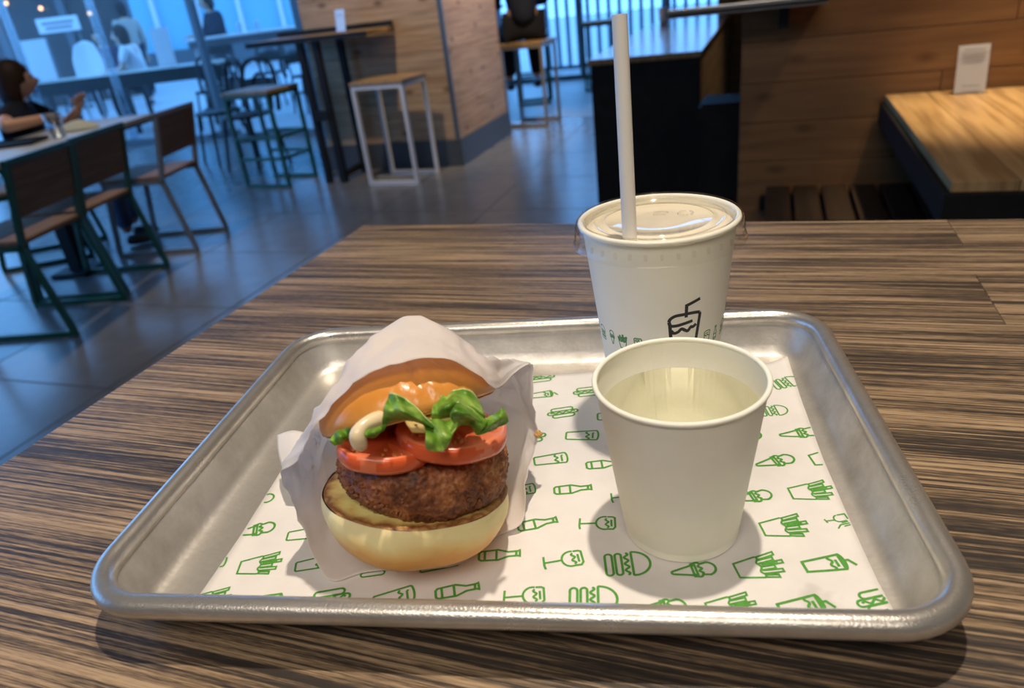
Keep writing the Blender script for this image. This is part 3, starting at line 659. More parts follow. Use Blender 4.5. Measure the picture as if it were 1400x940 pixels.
# bottom bun (local z = 0 is the cut face)
def spl(pts, n): return [(max(0, p.x), p.y) for p in cr([(a, b_, 0) for a, b_ in pts], n)]
Mb = frame((.0040, -.0080, .0340), .18, .20)
bp_ = spl([(0, -.0262), (.022, -.0262), (.0355, -.0246), (.0435, -.0190), (.0470, -.0105), (.0472, -.0035), (.0463, .0002)], 26)
bp_[0] = (0, bp_[0][1])
bm = blob(bp_, 96, .0030, 38, 3); o = obj('bottom_bun', bm, M['bun_low'], bur, True); o.matrix_local = Mb
cp = spl([(0, .0008), (.02, .0010), (.040, .0012), (.0445, .0010), (.0462, .0001)], 24); cp[0] = (0, cp[0][1])
bm = blob(cp, 96, .0009, 90, 5); c_ = obj('toasted_face', bm, M['crumb'], o, True)
# patty
def patty_mat():
    m, t, b = newmat('fried_crumb'); N = t.nodes; L = t.links
    tc = N.new('ShaderNodeTexCoord'); n = N.new('ShaderNodeTexNoise'); n.inputs['Scale'].default_value = 300; n.inputs['Detail'].default_value = 6; n.inputs['Roughness'].default_value = .65; L.new(tc.outputs['Object'], n.inputs['Vector'])
    n0 = N.new('ShaderNodeTexNoise'); n0.inputs['Scale'].default_value = 45; n0.inputs['Detail'].default_value = 3; L.new(tc.outputs['Object'], n0.inputs['Vector'])
    a = N.new('ShaderNodeMath'); a.operation = 'MULTIPLY_ADD'; a.inputs[1].default_value = .5; a.use_clamp = True; L.new(n0.outputs['Fac'], a.inputs[0])
    a2 = N.new('ShaderNodeMath'); a2.operation = 'MULTIPLY'; a2.inputs[1].default_value = .5; L.new(n.outputs['Fac'], a2.inputs[0]); L.new(a2.outputs[0], a.inputs[2])
    r = ramp(N, [(.34, (.055, .018, .009)), (.44, (.18, .054, .019)), (.54, (.36, .122, .040)), (.66, (.60, .30, .12))]); L.new(a.outputs[0], r.inputs['Fac']); L.new(r.outputs[0], b.inputs['Base Color'])
    b.inputs['Roughness'].default_value = .42; b.inputs['Specular IOR Level'].default_value = .5
    bp = N.new('ShaderNodeBump'); bp.inputs['Strength'].default_value = .8; bp.inputs['Distance'].default_value = .0010; L.new(n.outputs['Fac'], bp.inputs['Height']); L.new(bp.outputs[0], b.inputs['Normal'])
    return m
M['patty'] = patty_mat()
pp = spl([(0, -.0150), (.018, -.0148), (.030, -.0138), (.0375, -.0105), (.0408, -.0040), (.0412, .0030), (.0395, .0100), (.034, .0138), (.018, .0146), (0, .0148)], 90)
pp[0] = (0, pp[0][1]); pp[-1] = (0, pp[-1][1])
bm = blob(pp, 320, .0018, 60, 9, fine=.0017, fsc=330)
o = obj('patty', bm, M['patty'], bur, True); o.matrix_local = frame((.0098, -.0085, .0490), .10, .21)
bm = bmesh.new()
for k in range(700):          # loose fried crumbs stuck to the crust
    a = random.uniform(0, 2*PI); zz = random.uniform(-.012, .011); r = .0415*(1-.35*(abs(zz)/.015)**3)
    c = Vector((r*math.cos(a), r*math.sin(a), zz)); s = random.uniform(.0004, .0012)
    mt = Matrix.Translation(c) @ Euler((random.random()*6, random.random()*6, 0)).to_matrix().to_4x4() @ Matrix.Diagonal((s*1.4, s, s*.8, 1))
    bmesh.ops.create_icosphere(bm, subdivisions=1, radius=1, matrix=mt)
tag(obj('fried_crumbs', bm, M['patty'], o, True), kind='stuff')
# tomato slices
def tomato_mat():
    m, t, b = newmat('tomato_flesh'); N = t.nodes; L = t.links
    tc = N.new('ShaderNodeTexCoord'); ln = N.new('ShaderNodeVectorMath'); ln.operation = 'LENGTH'; L.new(tc.outputs['Object'], ln.inputs[0])
    n = N.new('ShaderNodeTexNoise'); n.inputs['Scale'].default_value = 90; n.inputs['Detail'].default_value = 3; L.new(tc.outputs['Object'], n.inputs['Vector'])
    a = N.new('ShaderNodeMath'); a.operation = 'MULTIPLY_ADD'; a.inputs[1].default_value = .006; L.new(n.outputs['Fac'], a.inputs[0]); L.new(ln.outputs['Value'], a.inputs[2])
    r = ramp(N, [(0, (.78, .19, .07)), (.014, (.62, .10, .035)), (.022, (.78, .20, .09)), (.0285, (.84, .26, .13)), (.034, (.74, .12, .045))]); L.new(a.outputs[0], r.inputs['Fac']); L.new(r.outputs[0], b.inputs['Base Color'])
    b.inputs['Roughness'].default_value = .22; b.inputs['Subsurface Weight'].default_value = .25; b.inputs['Subsurface Radius'].default_value = (.006, .0015, .001); b.inputs['Subsurface Scale'].default_value = 1
    bp = N.new('ShaderNodeBump'); bp.inputs['Strength'].default_value = .25; bp.inputs['Distance'].default_value = .001; L.new(n.outputs['Fac'], bp.inputs['Height']); L.new(bp.outputs[0], b.inputs['Normal'])
    return m
M['tomato'] = tomato_mat(); M['tomato_skin'] = plain('tomato_skin', (.76, .125, .040), .2, 0, .6, .08, 60); M['seed'] = plain('tomato_jelly', (.62, .19, .05), .12, 0, .6)
def tomato(c, r, tx, ty, lobes):
    bm = bmesh.new(); n = 72; t_ = .0040
    prof = [(0, t_), (.30, t_), (.62, t_), (.80, t_), (.90, t_), (.965, t_*.92), (.995, t_*.5), (1.0, 0), (.99, -t_*.6), (.95, -t_), (0, -t_)]
    lathe(bm, [(a*r, z) for a, z in prof], n); bmesh.ops.recalc_face_normals(bm, faces=bm.faces)
    for v in bm.verts:
        a = math.atan2(v.co.y, v.co.x); q = math.hypot(v.co.x, v.co.y)/r
        if v.co.z > t_*.9 and .25 < q < .85:
            w = max(0, math.cos(lobes*a+1))**.5 if math.cos(lobes*a+1) > 0 else 0
            v.co.z -= .0016*w*(1 if .3 < q < .82 else .4)
        k = 1+.02*math.sin(3*a+c[0]*300)+.012*math.sin(7*a); v.co.x *= k; v.co.y *= k
    o = obj('tomato_slice', bm, [M['tomato'], M['tomato_skin']], bur, True); o.matrix_local = frame(c, tx, ty)
    for p in o.data.polygons:
        if math.hypot(p.center.x, p.center.y) > r*.975: p.material_index = 1
    bm = bmesh.new()
    for k in range(lobes):
        a0 = (2*PI*k-1)/lobes
        for j in range(7):
            a = a0+random.uniform(-.35, .35); q = r*random.uniform(.4, .76)
            mt = Matrix.Translation((q*math.cos(a), q*math.sin(a), t_-.0010)) @ Matrix.Rotation(a, 4, 'Z') @ Matrix.Diagonal((.0020, .0012, .0009, 1))
            bmesh.ops.create_uvsphere(bm, u_segments=8, v_segments=6, radius=1, matrix=mt)
    tag(obj('seed_jelly', bm, M['seed'], o, True), kind='stuff')
    return o
tomato((-.0070, -.0255, .0720), .0215, .16, .20, 5)
tomato((.0240, -.0262, .0712), .0262, .16, .20, 5)
# top bun, hinged open towards the camera
Mt = frame((.0085, -.0050, .0752), .5, -.045)
tp = [(0, -.0005), (.030, -.0008), (.0405, -.0010), (.0428, .0004)] + [(.0432*math.cos(a), .0012+.0268*math.sin(a)**.92) for a in [PI/2*k/20 for k in range(1, 20)]] + [(0, .0280)]
bm = bmesh.new(); lathe(bm, tp, 112); bmesh.ops.recalc_face_normals(bm, faces=bm.faces); bm.normal_update()
for v in bm.verts:
    q = v.co
    if q.z > .001:
        d = .0012*nz(q, 40, 4)
        f1 = q.x-.004+.008*nz(q, 60, 8)+.15*(q.y+.02)          # creases on the front of the dome
        d -= .0022*math.exp(-(f1/.0016)**2)*max(0, min(1, (-q.y-.004)/.016))
        f2 = q.x-.013+.25*q.y+.006*nz(q, 70, 3)
        d -= .0012*math.exp(-(f2/.0012)**2)*max(0, min(1, (-q.y-.006)/.014))
        d += .00045*abs(nz(q, 300, 12))*max(0, min(1, (-q.y+.01)/.02))
        d += .0006*math.sin((q.x*.9+q.y*.6)*900+6*nz(q, 60, 6))*max(0, min(1, (-q.y)/.02))*max(0, 1-abs(q.x-.006)/.02)
        v.co += v.normal*d
o = obj('top_bun', bm, M['bun_top'], bur, True); o.matrix_local = Mt
cf = [(0, -.0012), (.025, -.0014), (.0385, -.0016), (.0415, -.0008)]
bm = bmesh.new(); lathe(bm, cf, 72); c_ = obj('toasted_face', bm, M['crumb'], o, True)
# lettuce
def leaf_mat():
    m, t, b = newmat('lettuce'); N = t.nodes; L = t.links
    tc = N.new('ShaderNodeTexCoord'); n = N.new('ShaderNodeTexNoise'); n.inputs['Scale'].default_value = 120; n.inputs['Detail'].default_value = 4; L.new(tc.outputs['Object'], n.inputs['Vector'])
    r = ramp(N, [(.34, (.07, .21, .014)), (.50, (.19, .41, .035)), (.66, (.40, .62, .11))]); L.new(n.outputs['Fac'], r.inputs['Fac'])
    v = N.new('ShaderNodeTexVoronoi'); v.feature = 'DISTANCE_TO_EDGE'; v.inputs['Scale'].default_value = 210; L.new(tc.outputs['Object'], v.inputs['Vector'])
    vr = ramp(N, [(0, (1, 1, 1)), (.06, (0, 0, 0))]); L.new(v.outputs['Distance'], vr.inputs['Fac'])
    k = N.new('ShaderNodeMath'); k.operation = 'MULTIPLY'; k.inputs[1].default_value = .35; L.new(vr.outputs[0], k.inputs[0])
    mx = N.new('ShaderNodeMix'); mx.data_type = 'RGBA'; L.new(k.outputs[0], mx.inputs[0]); L.new(r.outputs[0], mx.inputs[6]); mx.inputs[7].default_value = (.24, .44, .10, 1)
    L.new(mx.outputs[2], b.inputs['Base Color']); b.inputs['Roughness'].default_value = .35; b.inputs['Specular IOR Level'].default_value = .5
    tl = N.new('ShaderNodeBsdfTranslucent'); L.new(mx.outputs[2], tl.inputs[0]); ms = N.new('ShaderNodeMixShader'); ms.inputs[0].default_value = .35
    out = N['Material Output']; L.new(b.outputs[0], ms.inputs[1]); L.new(tl.outputs[0], ms.inputs[2]); L.new(ms.outputs[0], out.inputs[0])
    bp = N.new('ShaderNodeBump'); bp.inputs['Strength'].default_value = .4; bp.inputs['Distance'].default_value = .001; L.new(v.outputs['Distance'], bp.inputs['Height']); L.new(bp.outputs[0], b.inputs['Normal'])
    return m
M['leaf'] = leaf_mat(); M['leaf_pale'] = plain('lettuce_rib', (.45, .56, .20), .4)
LEAVES = {'A': [[(0.0001, -0.044, 0.1094), (0.0042, -0.047, 0.1082), (0.008, -0.05, 0.1052), (0.0114, -0.054, 0.1011), (0.0144, -0.057, 0.0969)], [(-0.0037, -0.05, 0.1063), (0.0007, -0.055, 0.1073), (0.0048, -0.058, 0.1065), (0.0092, -0.06, 0.1038), (0.0134, -0.06, 0.0979)], [(-0.006, -0.048, 0.0968), (-0.0012, -0.048, 0.0987), (0.0039, -0.05, 0.0987), (0.0082, -0.052, 0.0978), (0.0117, -0.054, 0.0962)]], 'A2': [[(-0.0136, -0.048, 0.0982), (-0.0097, -0.048, 0.0974), (-0.0048, -0.048, 0.0983)], [(-0.0132, -0.051, 0.0972), (-0.0095, -0.051, 0.0968), (-0.0041, -0.05, 0.0979)], [(-0.0122, -0.049, 0.094), (-0.0093, -0.049, 0.0935), (-0.0059, -0.049, 0.096)]], 'B': [[(0.0182, -0.038, 0.0971), (0.0238, -0.036, 0.0988), (0.0302, -0.036, 0.0993), (0.0349, -0.036, 0.0963), (0.0374, -0.038, 0.0913)], [(0.0149, -0.046, 0.0962), (0.0204, -0.048, 0.0986), (0.0267, -0.048, 0.1), (0.0325, -0.047, 0.0962), (0.0374, -0.048, 0.0904)], [(0.0157, -0.044, 0.0916), (0.0211, -0.044, 0.0905), (0.0265, -0.042, 0.0907), (0.0323, -0.042, 0.0869), (0.0384, -0.044, 0.0835)]], 'B2': [[(0.0264, -0.05, 0.1009), (0.0306, -0.048, 0.0973), (0.0348, -0.048, 0.0919), (0.0384, -0.048, 0.088)], [(0.0221, -0.057, 0.1013), (0.0274, -0.056, 0.0996), (0.0319, -0.054, 0.0947), (0.0366, -0.052, 0.0877)], [(0.0236, -0.054, 0.0915), (0.0268, -0.048, 0.0881), (0.0312, -0.047, 0.0868), (0.0328, -0.05, 0.0836)]], 'B3': [[(0.0079, -0.048, 0.1034), (0.0134, -0.054, 0.0991), (0.0194, -0.05, 0.0947), (0.0245, -0.052, 0.0949)], [(0.0108, -0.058, 0.0981), (0.0147, -0.058, 0.0966), (0.0193, -0.057, 0.0948), (0.0242, -0.056, 0.0942)], [(0.0093, -0.064, 0.0945), (0.0127, -0.063, 0.0934), (0.0167, -0.062, 0.0914), (0.022, -0.059, 0.0929)], [(0.0093, -0.064, 0.0913), (0.0125, -0.064, 0.0895), (0.0162, -0.064, 0.0893), (0.0192, -0.061, 0.0898)]], 'C': [[(0.037, -0.047, 0.0878), (0.0428, -0.044, 0.0881), (0.047, -0.042, 0.089)], [(0.0347, -0.05, 0.0852), (0.0413, -0.05, 0.0877), (0.0481, -0.044, 0.0857)], [(0.032, -0.05, 0.0838), (0.0363, -0.05, 0.0832), (0.048, -0.045, 0.0827)]], 'D': [[(-0.0284, -0.032, 0.0883), (-0.0242, -0.032, 0.0908), (-0.0194, -0.034, 0.092)], [(-0.0291, -0.034, 0.0876), (-0.0244, -0.037, 0.09), (-0.0203, -0.036, 0.09)], [(-0.0275, -0.034, 0.0842), (-0.0247, -0.036, 0.0865), (-0.0215, -0.034, 0.0868)]]}
VD = Vector((.0034, .3114, -.2549)).normalized()
for nm, rows_ in LEAVES.items():
    g = sheet(rows_, 22, 16)
    for r_ in g:
        for k in range(len(r_)):
            p = r_[k]; r_[k] = p+VD*(.0013*math.sin(p.x*1000+p.z*600)+.0020*nz(p, 190, 2))+Vector((.0006*nz(p, 220, 5), 0, .0006*nz(p, 220, 6)))
    o = obj('lettuce_leaf', grid_bm(g), M['leaf'], bur, True); solid(o, .0005, 0); subd(o, 1)
    if nm in ('A', 'B2', 'B'):
        obj('leaf_rib', tubem(g[0], .0005, 6), M['leaf_pale'], o, True)
# sauce
SAUCE = [(-0.0017, -0.036, 0.0949), (-0.0082, -0.046, 0.1008), (-0.0134, -0.050, 0.1018), (-0.0163, -0.052, 0.0997), (-0.0166, -0.052, 0.0955), (-0.0156, -0.050, 0.0917)]
M['sauce'] = plain('burger_sauce', (.86, .70, .44), .22, 0, .5, .03, 80)
sp = [p+VD*.006 for p in cr(SAUCE, 24)]; bm = bmesh.new(); tube(bm, sp, [.0033+.0004*math.sin(k*.5) if k < 18 else .0036*(1-((k-17)/7)**2*.75) for k in range(24)], 14)
obj('sauce_drip', bm, M['sauce'], bur, True)
M['cheese'] = plain('melted_cheese', (.78, .56, .20), .3)
ch = sheet([[(.004, -.030, .0885), (.014, -.032, .0880), (.024, -.030, .0870)], [(.004, -.046, .0945), (.014, -.049, .0935), (.024, -.046, .0915)], [(.006, -.048, .091), (.014, -.051, .0905), (.022, -.048, .0885)]], 12, 8)
o = obj('cheese', grid_bm(ch), M['cheese'], bur, True); solid(o, .0012, 0)

# ================================================================== WRAPPER
wrap = thing('burger_wrapper', 'thin white paper wrapper folded round the back of the burger', 'wrapper', BO, BZ)
hood = [((.0486, -.0230, .0867), (.0465, -.0211, .0935), (.0485, -.0080, .0955)), ((.041, -.0267, .0969), (.0402, -.0201, .1010), (.0420, .0010, .1000)), ((.0318, -.0248, .104), (.0320, -.0129, .1070), (.0335, .0060, .1090)),
        ((.0221, -.0238, .1074), (.0238, -.0064, .1100), (.0256, .0090, .1150)), ((.0112, -.0224, .1087), (.0145, -.002, .1120), (.0175, .0095, .1172)), ((.0022, -.0226, .1081), (.0049, -.0035, .1110), (.0078, .0100, .1150)),
        ((-.0106, -.0209, .1048), (-.0071, -.0091, .1085), (-.0034, .0070, .1110)), ((-.0228, -.0211, .098), (-.0193, -.0158, .1020), (-.0162, -.0030, .1050)), ((-.0345, -.0196, .0865), (-.0310, -.0190, .0915), (-.0285, -.0120, .0950))]
cols = []
for k, (a, b_, c) in enumerate(hood):
    c = Vector(c); lift = .011*math.sin(PI*(k+.7)/(len(hood)+.4))
    cols.append([Vector(a)-VD*lift, Vector(b_)-VD*lift*.5, c, c+Vector((0, .022, -.030)), Vector((c.x*.9, .055, .040))])
def side(rim, sil, back): cols.append([Vector(rim), Vector(rim).lerp(Vector(sil), .5), Vector(sil), Vector(sil).lerp(Vector(back), .5), Vector(back)])
side((-.0470, -.012, .0690), (-.0390, .006, .0745), (-.034, .052, .040))
side((-.0590, .0, .054), (-.0455, .014, .0600), (-.040, .048, .030))
side((-.0576, .0083, .032), (-.0485, .022, .036), (-.042, .046, .020))
side((-.0569, .0044, .018), (-.0490, .024, .014), (-.042, .046, .010))
side((-.0539, -.007, .006), (-.0475, .020, .003), (-.040, .046, .003))
side((-.047, -.0218, .0012), (-.042, .010, .0012), (-.034, .048, .0015))
side((-.0317, -.022, .0012), (-.028, .012, .0012), (-.024, .050, .0015))
side((-.0112, -.027, .0012), (-.008, .012, .0012), (-.006, .052, .0015))
side((.0147, -.0347, .0012), (.016, .012, .0012), (.014, .052, .0015))
side((.0366, -.0226, .0012), (.036, .014, .0012), (.032, .052, .0015))
side((.0532, -.0216, .006), (.052, .018, .003), (.044, .052, .003))
side((.0600, -.0062, .020), (.062, .024, .014), (.050, .052, .010))
side((.0719, .012, .0305), (.070, .034, .030), (.054, .054, .020))
side((.0759, .022, .0527), (.070, .038, .050), (.052, .055, .032))
side((.0775, .026, .0690), (.068, .036, .066), (.046, .056, .040))
side((.0629, .006, .0766), (.062, .020, .0775), (.038, .056, .042))
rowsW = [cr([c[j] for c in cols], 132, True) for j in range(5)]
NR = 26
colw = [cr([rowsW[j][k] for j in range(5)], NR) for k in range(132)]
gridW = [[colw[k][j] for k in range(132)] for j in range(NR)]
cen = Vector((.006, .058, .022))
for t_ in (.35, .7, .97): gridW.append([p.lerp(cen, t_) for p in gridW[NR-1]])
for j, r_ in enumerate(gridW):
    for k, p in enumerate(r_):
        out_ = Vector((p.x-.008, p.y-.010, max(0, p.z-.04)*1.2)); out_ = out_.normalized() if out_.length > 1e-5 else Vector((0, 1, 0))
        if p.z < .004: r_[k] = Vector((p.x, p.y, max(.0010, p.z)+.0002*abs(nz(p, 80)))); continue
        w = min(1, (p.z-.004)/.02)
        cz = 1-2*abs(nz(p, 34, 11)); cz2 = 1-2.6*abs(nz(p, 90, 3))
        edge = 1 if j > 2 else .5
        r_[k] = p+out_*w*(.0028*(cz-.2)*edge*(1 if p.z < .095 else .45)+.0013*cz2)
bm = grid_bm(gridW, True); bmesh.ops.recalc_face_normals(bm, faces=bm.faces)
o = obj('paper_sheet', bm, M['wrap'], wrap, True); solid(o, .00008, 0)
fp = sheet([[(-.0688, .0825, .030), (-.0585, .0775, .0335), (-.0487, .0715, .032)], [(-.0690, .070, .025), (-.060, .063, .029), (-.050, .058, .030)], [(-.0665, .053, .020), (-.058, .049, .026), (-.049, .046, .028)]], 10, 10)
o = obj('paper_corner', grid_bm(fp), M['wrap'], wrap, True); solid(o, .00008, 0)
# crumb resting on the wrapper edge
bm = bmesh.new(); bmesh.ops.create_icosphere(bm, subdivisions=3, radius=.0022)
for v in bm.verts: v.co *= 1+.45*nz(v.co, 500, 1); v.co.z *= .8
M['breadcrumb'] = plain('breadcrumb', (.62, .33, .10), .6, bump=.4, bscale=900)
o = tag(obj('crumb', bm, M['breadcrumb'], None, True), 'golden brown bread crumb stuck on right edge of burger wrapper', 'crumb')
o.location = Matrix.Translation(BO) @ Matrix.Rotation(BZ, 4, 'Z') @ Vector((.0745, .012, .0335))

# ================================================================== RIGHT SIDE: BOOTH, SIDE TABLE, DIVIDER
dv = thing('divider_counter', 'dark front divider counter with wood top behind the tall lidded cup', 'counter', (0, 0, 0))
obj('front_panel', boxm((-.51, 3.765, .385), (.58, .03, .77), .003), M['black'], dv)
obj('side_panel', boxm((-.785, 5.35, .385), (.03, 3.14, .77), .003), M['black'], dv)
for k in range(5): obj('plank', boxm((0, 0, 0), (.022, 3.14, .150), .002), M['pine_y'], dv, loc=(-.232, 5.35, .08+.153*k))
obj('counter_top', boxm((-.51, 5.33, .786), (.60, 3.2, .030), .003), M['oak_dark'], dv)
bt = thing('booth_end', 'black upholstered booth end beside the divider counter', 'booth', (0, 0, 0))
bm = bmesh.new(); vs = box(bm, (-.035, 2.78, .36), (.20, .24, .70))
for v in vs:
    if v.co.z < .3 and v.co.x > 0: v.co.x += .045
bmesh.ops.bevel(bm, geom=list(bm.edges), offset=.012, segments=2, affect='EDGES'); obj('upholstery', bm, M['black'], bt)
obj('plinth', boxm((-.025, 2.78, .02), (.18, .2, .04)), M['black_metal'], bt)
bn = thing('slatted_bench', 'dark slatted wooden bench along the plank wall', 'bench', (0, 0, 0))
for k in range(21): obj('slat', boxm((0, 0, 0), (.080, .40, .025), .004), M['dark_slat'], bn, loc=(.17+.093*k, 2.22, .4375))
obj('rail', boxm((1.1, 2.06, .40), (1.98, .03, .05)), M['black'], bn); obj('rail', boxm((1.1, 2.38, .40), (1.98, .03, .05)), M['black'], bn)
for x in (.15, 1.1, 2.05): obj('leg', boxm((x, 2.22, .1875), (.04, .34, .375)), M['black'], bn)
sd = thing('side_table', 'honey oak table with dark edges lit by a warm lamp at right', 'table', (0, 0, 0))
for k in range(9): obj('board', boxm((0, 0, 0), (.1205, 1.08, .022), .0015), M['oak_top'], sd, loc=(.549+.122*k, 1.868, .739))
obj('edge_frame', boxm((1.036, 1.868, .692), (1.12, 1.10, .070), .003), M['black'], sd)
for x in (.62, 1.45):
    for y in (1.5, 1.93): obj('leg', boxm((x, y, .3285), (.06, .06, .657), .003), M['black'], sd)
sg = thing('table_sign', 'clear acrylic card stand with printed sheet on the oak side table', 'sign', (.715, 2.33, .75), .05)
Ml = Matrix.Rotation(math.radians(-8), 4, 'X')
obj('holder', boxm((0, 0, .0735), (.092, .005, .147), .001, Ml), M['acrylic'], sg); obj('foot', boxm((0, .012, .002), (.092, .05, .004), .001), M['acrylic'], sg)
c_ = obj('card', boxm((0, .0032, .0735), (.086, .0012, .138), 0, Ml), M['card'], sg)
for zz, w_ in ((.128, .056), (.118, .066), (.108, .060), (.024, .05)): obj('print_line', boxm((0, -.0029, zz), (w_, .0006, .0045), 0, Ml), M['ink_gray'], c_)
lg = thing('metal_ledge', 'brushed metal ledge at the top end of the plank wall', 'shelf', (0, 0, 0))
obj('shelf', boxm((.045, 2.32, 1.064), (.47, .22, .012), .002), M['steel'], lg); obj('lip', boxm((.045, 2.213, 1.068), (.47, .006, .026), .002), M['steel'], lg)
obj('bracket', boxm((.16, 2.38, 1.02), (.03, .1, .07)), M['black_metal'], lg)
cp2 = thing('paper_cup', 'small white paper cup at the far end of the divider counter', 'cup', (-.70, 6.0, .801))
obj('cup_wall', lathem([(0, 0), (.028, 0), (.038, .11), (.036, .11), (.027, .004), (0, .004)], 24), M['card'], cp2, True); obj('rim', torus(.0375, .002, .11, 24, 6), M['card'], cp2, True)

# ================================================================== HIGH COUNTER, STOOLS
hc = thing('bar_counter', 'high wooden bar counter on black trestle legs against the timber column', 'counter', (0, 0, 0))
obj('top', boxm((-2.985, 4.625, 1.025), (.99, .40, .03), .003), M['oak_top'], hc); obj('edge_band', boxm((-2.985, 4.42, 1.022), (.99, .012, .036)), M['black_metal'], hc)
obj('back_rail', boxm((-2.985, 4.838, 1.058), (.99, .012, .035)), M['black_metal'], hc)
for x in (-3.06, -2.93):
    obj('leg', barm((x, 4.47, 0), (x, 4.47, 1.008), .045), M['black_metal'], hc)
obj('leg', barm((-2.93, 4.80, 0), (-2.93, 4.80, 1.008), .045), M['black_metal'], hc)
obj('cross_bar', barm((-3.06, 4.47, .50), (-2.93, 4.47, .50), .07), M['black_metal'], hc); obj('cross_bar', barm((-2.93, 4.47, .06), (-2.93, 4.80, .06), .045), M['black_metal'], hc)
sg2 = thing('table_sign', 'pale card stand on the high bar counter by the column', 'sign', (-2.83, 4.68, 1.0405), -.3)
obj('holder', boxm((0, 0, .075), (.10, .005, .15), .001, Ml), M['acrylic'], sg2); obj('foot', boxm((0, .012, .002), (.10, .05, .004), .001), M['acrylic'], sg2)
c_ = obj('card', boxm((0, .0034, .075), (.094, .0014, .142), 0, Ml), M['card'], sg2); obj('print_line', boxm((0, -.003, .11), (.05, .0006, .006), 0, Ml), M['ink_gray'], c_)
def stool(name, label, loc, rz, w, d, h, mat, bars=(), t=.026, group=None):
    s = thing(name, label, 'stool', loc, rz, group)
    obj('seat', boxm((0, 0, h-.0125), (w+.01, d+.01, .025), .004), M['oak_top'], s)
    for sy in (-1, 1):
        y = sy*(d/2-t/2)
        for sx in (-1, 1): obj('leg', barm((sx*(w/2-t/2), y, t), (sx*(w/2-t/2), y, h-.026), t), mat, s)
        obj('floor_bar', barm((-w/2, y, t/2), (w/2, y, t/2), t), mat, s); obj('top_bar', barm((-w/2, y, h-.026-t/2), (w/2, y, h-.026-t/2), t*.98), mat, s)
    for sx in (-1, 1): obj('side_bar', barm((sx*(w/2-t/2), -d/2+t, h-.026-t/2), (sx*(w/2-t/2), d/2-t, h-.026-t/2), t), mat, s)
    for zb_ in bars:
        for sy in (-1, 1): obj('foot_rest', barm((-w/2+t, sy*(d/2-t/2), zb_), (w/2-t, sy*(d/2-t/2), zb_), t*.9), mat, s)
        obj('foot_rest', barm((w/2-t/2, -d/2+t, zb_), (w/2-t/2, d/2-t, zb_), t*.9), mat, s)
    return s
stool('bar_stool', 'white metal frame bar stool with wooden seat in front of the column', (-2.434, 4.51, 0), -.07, .42, .34, .72, M['white_metal'])
stool('bar_stool', 'green metal frame bar stool with pale wooden seat left of the bar counter', (-3.545, 4.54, 0), -.09, .44, .36, .72, M['green_metal'], (.22, .38))
stool('bar_stool', 'pale thin framed stool under the dark clothed person by the column', (-2.0, 6.5, 0), -.1, .42, .36, .735, M['gray_metal'])
stool('bar_stool', 'dark green stool behind the person seated beyond the column', (-2.35, 7.75, 0), .2, .36, .34, .74, M['green_metal'], (.3,))
stool('bar_stool', 'far green stool near the back windows left of the divider', (-1.75, 8.5, 0), .1, .36, .34, .74, M['green_metal'], (.3,))

# ================================================================== LEFT: CHAIRS AND TABLE
RZC = math.radians(13.3)
def chair(label, loc, rz, mat, w=.43):
    c = thing('dining_chair', label, 'chair', loc, rz, None); t = .024
    for s in (-1, 1):
        y = s*(w/2-t/2)
        obj('back_post', barm((-.045, y, .43), (.035, y, .785), t), mat, c)
        obj('leg', barm((.03, y, t), (-.05, y, .44), t), mat, c); obj('leg', barm((-.46, y, t), (-.40, y, .43), t), mat, c)
        obj('floor_rail', barm((.04, y, t/2), (-.47, y, t/2), t), mat, c); obj('side_rail', barm((-.035, y, .425), (-.42, y, .425), t), mat, c)
    obj('top_rail', barm((.035, -w/2, .785), (.035, w/2, .785), t), mat, c); obj('cross_rail', barm((-.40, -w/2+t, .425), (-.40, w/2-t, .425), t*.9), mat, c)
    bm = bmesh.new(); bar(bm, (-.017, 0, .555), (.032, 0, .772), w-.05, .014, up=(1, 0, 0)); obj('backrest', bm, M['back_wood'], c)
    obj('seat', boxm((-.235, 0, .449), (.40, w-.02, .022), .005), M['seat_wood'], c)
    return c
chair('green framed wooden chair nearest the camera at the left table', (-2.90, 2.02, 0), RZC, M['green_metal'])
chair('green framed wooden chair second along the left table', (-3.035, 2.475, 0), RZC, M['green_metal'])
c3 = chair('grey framed wooden chair third along past the left table corner', (-3.138, 3.13, 0), RZC, M['gray_metal'])
chair('wooden chair under the seated woman in black at left', (-4.27, 2.74, 0), math.radians(34.8+180), M['green_metal'])
lt = thing('dining_table', 'pale topped table where the woman in black sits at left', 'table', (-3.07, 1.99, 0), RZC)
obj('top', boxm((-.26, .1, .745), (.52, 2.4, .028), .004), M['pale_top'], lt); obj('edge_band', boxm((-.26, .1, .724), (.505, 2.385, .014)), M['black_metal'], lt)
for y in (-.75, .72):
    obj('pedestal', boxm((-.40, y, .36), (.07, .07, .714)), M['black_metal'], lt); obj('base_plate', boxm((-.40, y, .01), (.22, .22, .02), .004), M['black_metal'], lt)
pc = thing('plastic_cup', 'clear plastic cup on the pale table before the seated woman', 'cup', (-3.36, 2.57, .760))
obj('cup_wall', lathem([(0, 0), (.032, 0), (.044, .12), (.042, .12), (.031, .003), (0, .003)], 32), M['frost_cup'], pc, True); obj('rim', torus(.0435, .002, .12, 32, 6), M['frost_cup'], pc, True)
bm = sheet([[(-.09, -.05, 0), (0, -.06, .0), (.10, -.05, 0)], [(-.09, -.02, .03), (0, -.01, .05), (.08, -.02, .02)], [(-.08, .05, 0), (0, .06, 0), (.09, .05, 0)]], 14, 10)
o = tag(obj('paper_bag', grid_bm(bm), M['kraft'], None, True, loc=(-3.46, 2.80, .761), rot=(0, 0, .8)), 'crumpled pale paper bag beside the clear cup on left table', 'bag'); solid(o, .002, 1)
tr = thing('dark_tray', 'small dark tray on the pale table under the woman\'s hand', 'tray', (-3.50, 2.42, .760), .4)
